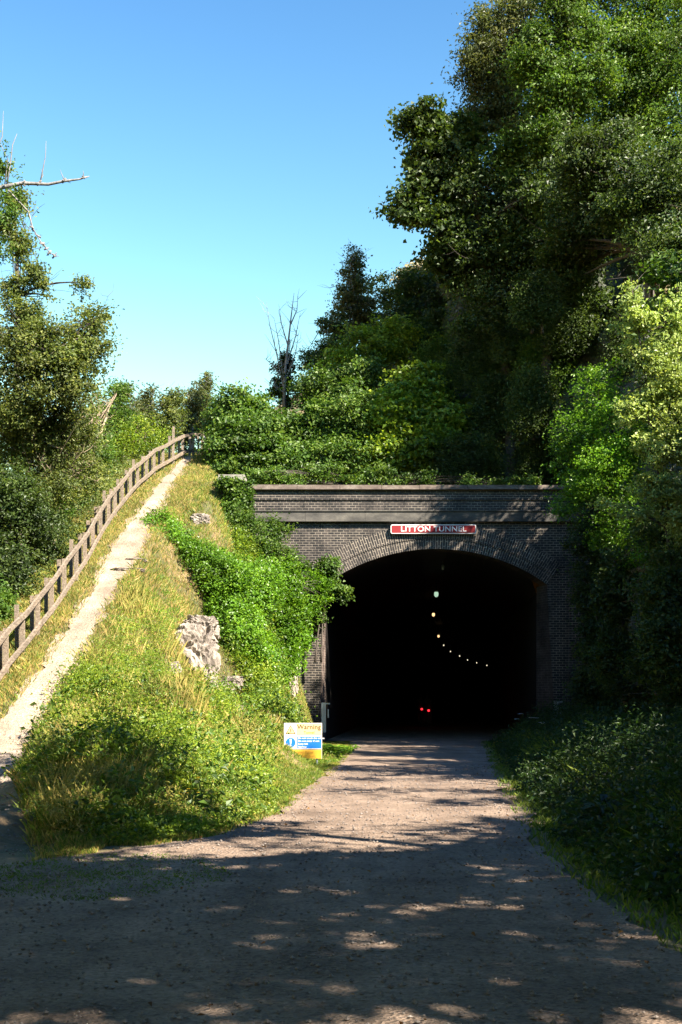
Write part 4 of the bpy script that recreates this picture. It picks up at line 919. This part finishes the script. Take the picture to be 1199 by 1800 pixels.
def samp(n, x0, x1, y0, y1, bias=1.0):
    return x0 + (x1 - x0) * rng.random(n), y0 + (y1 - y0) * rng.random(n) ** bias
# bank grass left of the road
x, y = samp(1000000, -10.5, .4, 12.5, 58, 1.2); k = ~onpath(x, y, -.12) & ~onroad(x, y, -.1) & ((y > 14) | (x < -2.5)) & ~((x > -3.4) & (y > 46.2)) & (y < 60)
edge = (np.abs(x - pathx(y)) < pathw(y) + .12) | onroad(x, y, .05); k &= ~edge | (rng.random(len(x)) < .35)
x, y = x[k], y[k]; f = fbm(x * .55, y * .55, 12); 
px, py = proj(x, y, H(x, y)); dryz = .8 * ss(.50, .62, f) + .9 * np.exp(-(((px - 270) / 130) ** 2 + ((py - 1080) / 75) ** 2)) + .5 * (np.abs(x - pathx(y)) < 1.2) - .35 * ss(26, 17, y)
dm = (rng.random(len(x)) < np.clip(dryz, .06, .52)) & ~((np.abs(px - 530) < 90) & (py > 1262))
hh = np.where((np.abs(px - 532) < 45) & (py > 1320) & (y < 31.5), .6, 1) * (np.where(y < 24, .11, .075) + .05 * f) * (.35 + .65 * ss(.1, 1.0, XF(y) - x)) * np.where(fbm(x * 3, y * 3, 41, 2) > .62, 1.3, 1)
keep = rng.random(len(x)) < .85
blades('bank_grass', x[dm], y[dm], hh[dm], .011, M['dry'], 'dry straw coloured grass on the left bank', 'grass', .42)
blades('bank_grass', x[~dm], y[~dm], hh[~dm] * 1.1, .011, M['grass'], 'green grass on the left bank', 'grass', .42)
# turf patch by the road, left foreground
x, y = samp(80000, -4.6, -.4, 9.3, 14.8); k = (((x + 2.15) / 1.2) ** 2 + ((y - 11.6) / 1.6) ** 2 < .35 + 1.1 * fbm(x * 1.3, y * 1.3, 61)) & (rng.random(len(x)) < .1 + .8 * vn(x * 2.3, y * 2.3, 5)) ; x, y = x[k], y[k]
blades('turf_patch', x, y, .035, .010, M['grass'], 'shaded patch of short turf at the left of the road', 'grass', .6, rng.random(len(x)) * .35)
# right verge
x, y = samp(190000, 1.6, 9.5, 8, 46, 1.1); re_ = np.interp(y, RY, RR); k = (x > re_ - .1) & (rng.random(len(x)) < ss(-.1, .5, x - re_) + .2); x, y = x[k], y[k]
re_ = np.interp(y, RY, RR)
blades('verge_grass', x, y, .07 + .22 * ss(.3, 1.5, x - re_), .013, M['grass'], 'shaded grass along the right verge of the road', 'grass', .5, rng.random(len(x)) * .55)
def herbs(name, xs_, ys_, hmax, per, size, asp, lm, label, cat='plants', hpow=1.0, spread=.16):
    n = len(xs_); z = H(xs_, ys_); hm = hmax * (.4 + .8 * rng.random(n)) * (.4 + 1.5 * ss(.38, .7, fbm(xs_ * 1.6, ys_ * 1.6, 47, 2))); idx = np.repeat(np.arange(n), per)
    f_ = rng.random(len(idx)) ** hpow; c = np.stack([xs_[idx] + rng.normal(size=len(idx)) * spread * (.5 + f_ * .6), ys_[idx] + rng.normal(size=len(idx)) * spread * (.5 + f_ * .6), z[idx] + hm[idx] * f_ + .02], 1)
    nr = rng.normal(size=c.shape) * .7 + np.array([0, -.15, .9]); base = rng.random(n)
    o = put(name, leafmesh(name, c, nr, size * (.5 + rng.random(len(c))), asp, np.clip(base[idx] * .55 + rng.random(len(idx)) * .45, 0, 1)), M[lm]); return tag(o, label, cat, kind='stuff')
x, y = samp(60000, -2.6, 0.1, 17, 36); px, py = proj(x, y, H(x, y)); k = (np.abs(px - 525) < 90) & (py > 1262) & (x < XF(y) + .1) & ~onroad(x, y, 0)
blades('mown_grass', x[k], y[k], .055, .010, M['grass'], 'short bright grass around the foot of the warning board', 'grass', .5, rng.random(int(k.sum())) * .6)
# herb layer on the front of the left bank: several kinds in drifts
rk = lambda px, py: (((px - 342) / 56) ** 2 + ((py - 1165) / 92) ** 2 > 1) & (((px - 507) / 24) ** 2 + ((py - 1205) / 62) ** 2 > 1) & (((px - 405) / 26) ** 2 + ((py - 1206) / 22) ** 2 > 1) & (((px - 420) / 16) ** 2 + ((py - 1268) / 30) ** 2 > 1)
def drift(n, seed, lo, py0, name, hm, per, size, asp, lm, label, fr=1.3, hp=1.0, spr=.15):
    x, y = samp(n, -5.6, -.2, 14.3, 37, 1.25); px, py = proj(x, y, H(x, y)); f = fbm(x * fr, y * fr * .8, seed)
    k = ~onpath(x, y, .1) & ~onroad(x, y, .2) & (x < XF(y) + .1) & (py > py0 + 160 * (fbm(x * .7, y * .5, seed + 9) - .5)) & (rng.random(len(x)) < ss(lo - .05, lo + .1, f)) & rk(px, py)
    k &= ~((np.abs(px - 530) < 62) & (py > 1262) & (y < 31.5)); x, y = x[k], y[k]; herbs(name, x, y, hm * (.3 + .7 * ss(.1, 1.2, XF(y) - x)), per, size, asp, lm, label, hpow=hp, spread=spr)
drift(30000, 31, .40, 1120, 'bank_herbs', .28, 30, .038, .42, 'herb', 'low mixed yellow green growth on the left bank')
drift(9000, 77, .50, 1170, 'bank_nettles', .50, 44, .055, .5, 'lime', 'bright leafy nettles in drifts on the left bank')
drift(7000, 91, .53, 1230, 'bank_docks', .40, 14, .10, .55, 'mid', 'darker broad leaved weeds in drifts on the left bank')
drift(12000, 13, .48, 990, 'bank_vetch', .2, 30, .038, .4, 'bright', 'vivid green vetch in drifts on the left bank')
drift(6000, 58, .52, 1240, 'bank_bracken', .42, 22, .07, .2, 'drystalk', 'straw coloured seeding stems among the bank herbs', hp=.5, spr=.09)
# tall thin flowering grass standing among the herbs
x, y = samp(60000, -5.4, -.3, 15, 34, 1.1); px, py = proj(x, y, H(x, y)); k = ~onpath(x, y, .1) & ~onroad(x, y, .15) & (x < XF(y)) & (fbm(x * 1.1, y, 66) > .47) & ~((np.abs(px - 530) < 60) & (py > 1262) & (y < 31.5))
blades('seeding_grass', x[k], y[k], .34 * (.35 + .65 * ss(.1, 1.2, XF(y[k]) - x[k])), .007, M['drystalk'], 'thin seeding grass standing among the bank herbs', 'grass', .25)
# right verge herbs
x, y = samp(30000, 2.3, 10.5, 9, 45.8, 1.15); re_ = np.interp(y, RY, RR); f = fbm(x * .8, y * .8, 53); k = (x > re_ + .45 + .5 * (f - .5)) & (rng.random(len(x)) < .35 + f * .7); x, y = x[k], y[k]; re_ = re_[k]
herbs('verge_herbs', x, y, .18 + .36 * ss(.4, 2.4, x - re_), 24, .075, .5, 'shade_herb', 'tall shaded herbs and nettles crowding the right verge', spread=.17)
# ivy and brambles filling the slope between the rock and the brickwork
x, y = samp(5200, -3.5, -.75, 33, 45.6); f = fbm(x * 1.1, y * .8, 71); px, py = proj(x, y, H(x, y)); k = (x < XF(y) - .05) & (px > 405) & (px < 518) & rk(px, py) & (f > .40) & ~((np.abs(px - 530) < 40) & (y < 31)); x, y = x[k], y[k]
herbs('bank_ivy', x, y, .42, 34, .08, .7, 'lime', 'ivy and brambles between the rock face and the portal wall', spread=.2)
x, y = samp(2600, -3.5, -.75, 33, 45.6); f = fbm(x * 1.1, y * .8, 171); px, py = proj(x, y, H(x, y)); k = (x < XF(y) - .05) & (px > 400) & (px < 515) & rk(px, py) & (f > .48); x, y = x[k], y[k]
herbs('bank_brambles', x, y, .5, 34, .09, .7, 'mid', 'darker bramble growth beside the portal wall', spread=.2)
# left wood floor growth
x, y = samp(5000, -13, -7.6, 27, 60); herbs('bank_herbs', x, y, .3, 16, .09, .4, 'olive', 'rough growth along the far side of the fence')

# broad leaved burdock clumps, ferns
def rosette(name, label, px, py, Y, n, L, lm, cat, rise=.5, asp=.6, grp=None):
    x, y, z = at(px, py, Y); z = max(H1(x, y), 0) ; e = empty(name, (x, y, z), label, cat, grp); b = MB(); c = []; nn = []; dv = []
    for k in range(n):
        a_ = random.uniform(0, 2 * math.pi); r_ = random.uniform(.12, .5); h_ = random.uniform(.12, rise)
        p1 = Vector((x + r_ * math.cos(a_), y + r_ * math.sin(a_), z + h_)); b.tube(bez((x, y, z - .05), p1, (0, 0, .15), 4), .008, 4, False)
        c.append(p1); d_ = Vector((math.cos(a_), math.sin(a_), -.2)); dv.append(d_); nn.append(Vector((math.cos(a_) * .25, math.sin(a_) * .25 - .2, 1)) + rv(.3))
    b.build('stems', M['mid'], e, True)
    me = leafmesh('leaves', np.array(c), np.array(nn), L * (.6 + .7 * rng.random(n)), asp, rng.random(n), .08, np.array(dv) * 2); put('leaves', me, M[lm], e)
rosette('burdock', 'clump of broad dark leaves at the front of the left bank', 190, 1392, 18.2, 46, .24, 'mid', 'plant', .55, .65)
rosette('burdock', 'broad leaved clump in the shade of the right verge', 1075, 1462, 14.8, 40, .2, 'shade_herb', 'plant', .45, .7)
def fern(label, px, py, Y, n, L):
    x, y, z = at(px, py, Y); z = H1(x, y); e = empty('fern', (x, y, z), label, 'fern', 'ferns by the tunnel mouth'); c = []; nn = []; LL = []; b = MB(); dv = []
    for k in range(n):
        a_ = random.uniform(0, 2 * math.pi); dirn = Vector((math.cos(a_), math.sin(a_), 0)); ln_ = L * random.uniform(.7, 1.1)
        q = bez((x, y, z), Vector((x, y, z)) + dirn * ln_ * .75 + Vector((0, 0, ln_ * .45)), (0, 0, ln_ * .5), 9); b.tube(q, .006, 3, False)
        sd_ = dirn.cross(Vector((0, 0, 1)))
        for i_ in range(1, 10):
            for s_ in (-1, 1):
                pl = .34 * ln_ * math.sin(math.pi * (i_ / 10) ** .7) + .03; c.append(q[i_] + sd_ * s_ * pl * .5); nn.append(Vector((0, -.1, 1)) + rv(.15)); LL.append(pl); dv.append(sd_ * s_ * 3)
    b.build('stalks', M['mid'], e, True); put('fronds', leafmesh('fronds', np.array(c), np.array(nn), np.array(LL), .3, rng.random(len(c)), .02, np.array(dv)), M['bright'], e)
fern('fern arching beside the right edge of the warning board', 592, 1300, 33, 16, .75)
fern('smaller fern behind the top of the warning board', 560, 1290, 36, 12, .6)
fern('low fern nearest the tunnel mouth on the left', 612, 1312, 36, 10, .5)
# flowers
def flower(kind, x, y, h, lab, nh, r_, petal, grp):
    z = H1(x, y); e = empty(kind, (x, y, z), lab, 'flower', grp); b = MB()
    for k in range(nh):
        hb = MB()
        p1 = Vector((x + random.uniform(-.12, .12), y + random.uniform(-.12, .12), z + h * random.uniform(.85, 1.1))); b.tube(bez((x, y, z - .02), p1, rv(.05), 3), .005, 3, False)
        for j in range(9):
            a_ = j * 2 * math.pi / 9; c0 = p1 + Vector((math.cos(a_), math.sin(a_), 0)) * r_ * random.uniform(.4, 1); s_ = r_ * .45
            hb.add([c0 + Vector((s_, 0, 0)), c0 + Vector((0, s_, s_ * .4)), c0 + Vector((-s_, 0, 0)), c0 + Vector((0, -s_, s_ * .4))], [(0, 1, 2, 3)])
        hb.build('flower_head', M[petal], e)
    b.build('stem', M['mid'], e, True)
for (px, py, Y, lab) in ((916, 1258, 38, 'white flower umbel against the black tunnel mouth'), (940, 1260, 38, 'white umbel in front of the right jamb foot'), (955, 1266, 37, 'low white umbel by the right jamb'), (1022, 1283, 33, 'broad white umbel on the right verge'),
                         (1010, 1275, 34, 'small white umbel left of the broad one'), (1190, 1275, 28, 'white umbel at the right edge of the picture')):
    x = at(px, py, Y)[0]; z = at(px, py, Y)[2]; flower('cow_parsley', x, Y, max(.4, z - H1(x, Y)), lab, 2, .075, 'petal_w', 'white umbels on the right verge')
fl = [(82, 1388, 20.5, 'yellow flowers at the left corner of the bank'), (98, 1392, 20.2, 'yellow flowers just right of the corner ones'), (272, 1322, 22, 'yellow flower low in the middle of the bank'), (305, 1318, 22.5, 'pair of yellow flowers in the bright grass'),
      (230, 1338, 21, 'orange yellow flower head in the long grass'), (335, 1420, 17.5, 'yellow flower at the shade edge of the bank'), (362, 1398, 18.5, 'yellow flower near the road side of the bank'), (150, 1318, 22.5, 'yellow flower below the footpath edge'),
      (872, 1318, 34, 'orange flowers at the right road edge by the tunnel'), (907, 1353, 26, 'yellow flowers in the lit right verge')]
fl[8] = (876, 1322, 34, fl[8][3])
for (px, py, Y, lab) in fl:
    Y = hit(px, py + 25, 12, 45) if px < 600 else Y; x = at(px, py, Y)[0]; flower('hawkbit', x, Y, .40, lab, 5, .02, 'petal_y', 'yellow flowers on the banks')

# loose gravel
def pebbles(n, x0, x1, y0, y1, s0, name, label):
    x, y = samp(n, x0, x1, y0, y1, 1.6); k = onroad(x, y, -.15) | (onpath(x, y, -.05) & (y > 13)); x, y = x[k], y[k]; n = len(x); s_ = s0 * (.4 + rng.random(n) ** 3 * 2)
    base = np.array([(1, 0, 0), (0, 1, 0), (-1, 0, 0), (0, -1, 0), (0, 0, .7), (0, 0, -.7)]); tri_ = np.array([(0, 1, 4), (1, 2, 4), (2, 3, 4), (3, 0, 4), (1, 0, 5), (2, 1, 5), (3, 2, 5), (0, 3, 5)])
    V = base[None] * s_[:, None, None] * (.7 + .6 * rng.random((n, 6, 3))) + np.stack([x, y, H(x, y) + .034], 1)[:, None]
    Q = (tri_[None] + (np.arange(n) * 6)[:, None, None]).reshape(-1, 3)
    tag(put(name, npmesh(name, V.reshape(-1, 3), Q), M['pebble']), label, 'gravel', kind='stuff')
pebbles(42000, -8, 4.5, 4.5, 30, .0085, 'loose_gravel', 'loose limestone chippings scattered over the road and path')

# ------------------------------------------------------------ trees behind and beside the viewpoint (they shade the road)
def shade(x, y, cl, n, size=.16, lab='', lf='mid'):
    plant('roadside_tree', lab, 'tree', (x, y, H1(x, y)), cl, n, lf, size, .7, .22, 'roadside trees outside the view that shade the road', spray=.42, twigs=.15, shell=.3)
shade(12.2, 38, [(12.0, 38, 13, 2.6, 3.0, 2.6), (12.4, 35.5, 10, 2.4, 2.6, 2.6), (12.2, 39.5, 14.8, 2.4, 2.6, 2.3), (13.2, 42, 9.5, 2.5, 2.5, 2.5), (12.8, 36.5, 14.2, 2.6, 2.6, 2.3), (12.6, 42.5, 13, 2.2, 2.2, 2.2)], 34000, .17, 'tree on the right bank shading the right half of the portal')
shade(11.6, 30.5, [(12.2, 31, 10, 2.2, 2.2, 2.2), (12.6, 29, 8, 2, 2, 2), (11.8, 33, 8.5, 2, 2, 1.8)], 9000, .17, 'tree on the right bank shading the verge before the tunnel')
shade(10.5, 20, [(10.8, 20, 9, 1.9, 1.7, 1.6), (11.6, 15.5, 7.5, 1.9, 1.6, 1.7), (10.4, 24, 8, 1.6, 1.6, 1.6), (12.5, 11.5, 8, 2.0, 1.5, 1.7), (11.5, 27.5, 10, 1.8, 1.8, 1.6)], 14000, .17, 'right bank tree that streaks the middle of the road with shade')
shade(10.5, 6, [(8.8, 5, 9, 2.6, 2.1, 1.9), (7.0, 1.5, 9.5, 2.6, 2.4, 2.0), (10.5, 1.5, 9.5, 2.6, 2.6, 2.2), (9.6, 7.8, 8.0, 2.2, 1.5, 1.7), (12.4, 6.5, 8.5, 2.4, 2.0, 2.2), (5.5, 4.5, 9.2, 2.2, 1.8, 1.5), (6, -.8, 9.4, 2.4, 2.0, 1.6), (3.0, 8.4, 9.6, 2.2, 1.7, 1.1), (5.8, 8.5, 9.7, 1.8, 1.2, 1.1), (3.8, 10.6, 10.3, 2.0, 1.5, 1.1), (3.2, 12.4, 11.2, 1.8, 1.5, 1.1), (1.2, 9.5, 10.3, 2, 1.6, 1.1), (4.6, 6.8, 9.5, 2.6, 1.3, 1.1)], 29500, .22, 'large tree close on the right shading the foreground')
shade(14, 22, [(13.4, 22.5, 9, 2.5, 2.3, 2.2), (13.6, 27, 9.5, 2.5, 2.3, 2.2), (13.8, 17.5, 8, 2.4, 2.2, 2.0), (14.2, 31, 10, 2.5, 2.3, 2.2), (13.6, 12.8, 8, 2.2, 2.0, 1.8), (15, 35.5, 11, 2.4, 2.3, 2.2)], 34000, .22, 'row tree up the right bank shading the verge and bank foot')
shade(11.5, 17.5, [(10.6, 14.4, 9.6, 2.4, .42, .4), (10.9, 12.4, 9.4, 2.2, .4, .4), (10.2, 21.8, 9.6, 2.4, .45, .4), (10.8, 17.8, 9.5, 2.4, .4, .4), (9.8, 25.2, 9.2, 2.0, .4, .4), (10.9, 28.6, 9.6, 2.2, .4, .4)], 3600, .17, 'unseen tree with flattened boughs added to streak the road with shade')  # flat leaf clumps added out of view to cast the streaks
shade(5, -6, [(4.5, -3, 9, 3, 3, 2.2), (8, -6, 9.5, 3.4, 3.4, 2.5), (1.5, -5, 9.5, 3, 3, 2.2), (3, -9, 9, 3, 3, 2.5), (11, -3, 9, 3, 3, 2.5)], 18000, .24, 'large tree behind the viewpoint on the right')
shade(-4, -4, [(1.5, 3.2, 8.8, 2.4, 2.2, 1.5), (-1.5, .5, 9, 2.8, 2.6, 1.8), (4.5, 3.5, 9, 2.4, 2.4, 1.6), (-3.5, -4, 9.5, 3, 3, 2.2), (-.5, -8, 10, 3, 3, 2)], 22000, .24, 'tree behind the viewpoint on the left')
shade(-8.5, 7, [(-8, 8, 9, 3.2, 3.2, 3), (-5, 4.5, 9.5, 3, 3, 2.2), (-9, 13, 10.5, 3, 3, 3.2), (-5.5, 9.5, 11, 3, 2.4, 2), (-11, 3, 8, 3, 3, 3), (-2.5, 7, 10, 2.6, 2.4, 1.6), (-10, 17, 12, 3, 3, 3)], 30000, .32, 'broad tree left of the viewpoint roofing over the track')
for x_, y_, h_, rr, lb in ((-4, -24, 24, 6.5, 'tall tree far behind the viewpoint on the left'), (9, -27, 24, 6.5, 'tall tree far behind the viewpoint'), (22, -16, 13, 5, 'broad tree far behind the viewpoint on the right'), (-17, -12, 22, 6.5, 'tall tree behind and left of the viewpoint'),
                       (-19, 2, 20, 6, 'tall tree well left of the viewpoint'), (-20, 15, 20, 6, 'tall tree left of the foot of the path'), (21, 2, 12.5, 4.5, 'broad tree well right of the viewpoint'), (21, 16, 13, 4.5, 'broad tree up the right bank out of view')):
    g_ = H1(x_, y_); plant('sky_block_tree', lb, 'tree', (x_, y_, g_), [(x_, y_, g_ + h_ * .72, rr, rr, h_ * .3), (x_ - 2, y_ + 1, g_ + h_ * .42, rr * .9, rr * .9, h_ * .3), (x_ + 2, y_ - 1, g_ + h_ * .25, rr * .85, rr * .85, h_ * .25)], 9000, 'dark', .6, .7, .35, 'unseen woodland added around the viewpoint to block sky light', spray=.9, twigs=.05, shell=.4)  # unseen tree masses added to cut sky fill on portal and road
x, y = samp(5000, -6, 4.5, 4.6, 30, 1.4); k = onroad(x, y, -.02) & (rng.random(len(x)) < .12 + .8 * ((np.interp(y, RY, RR) - x < .5) | (x - np.interp(y, RY, RL) < .5))); x, y = x[k], y[k]
c = np.stack([x, y, H(x, y) + .045], 1); nr = rng.normal(size=c.shape) * .35 + np.array([0, 0, 1])
tag(put('leaf_litter', leafmesh('leaf_litter', c, nr, .035 * (.5 + rng.random(len(c))), .6, rng.random(len(c))), M['litter']), 'dry brown leaf litter gathered along the road edges', 'leaves', kind='stuff')
print('objects', len(bpy.data.objects))
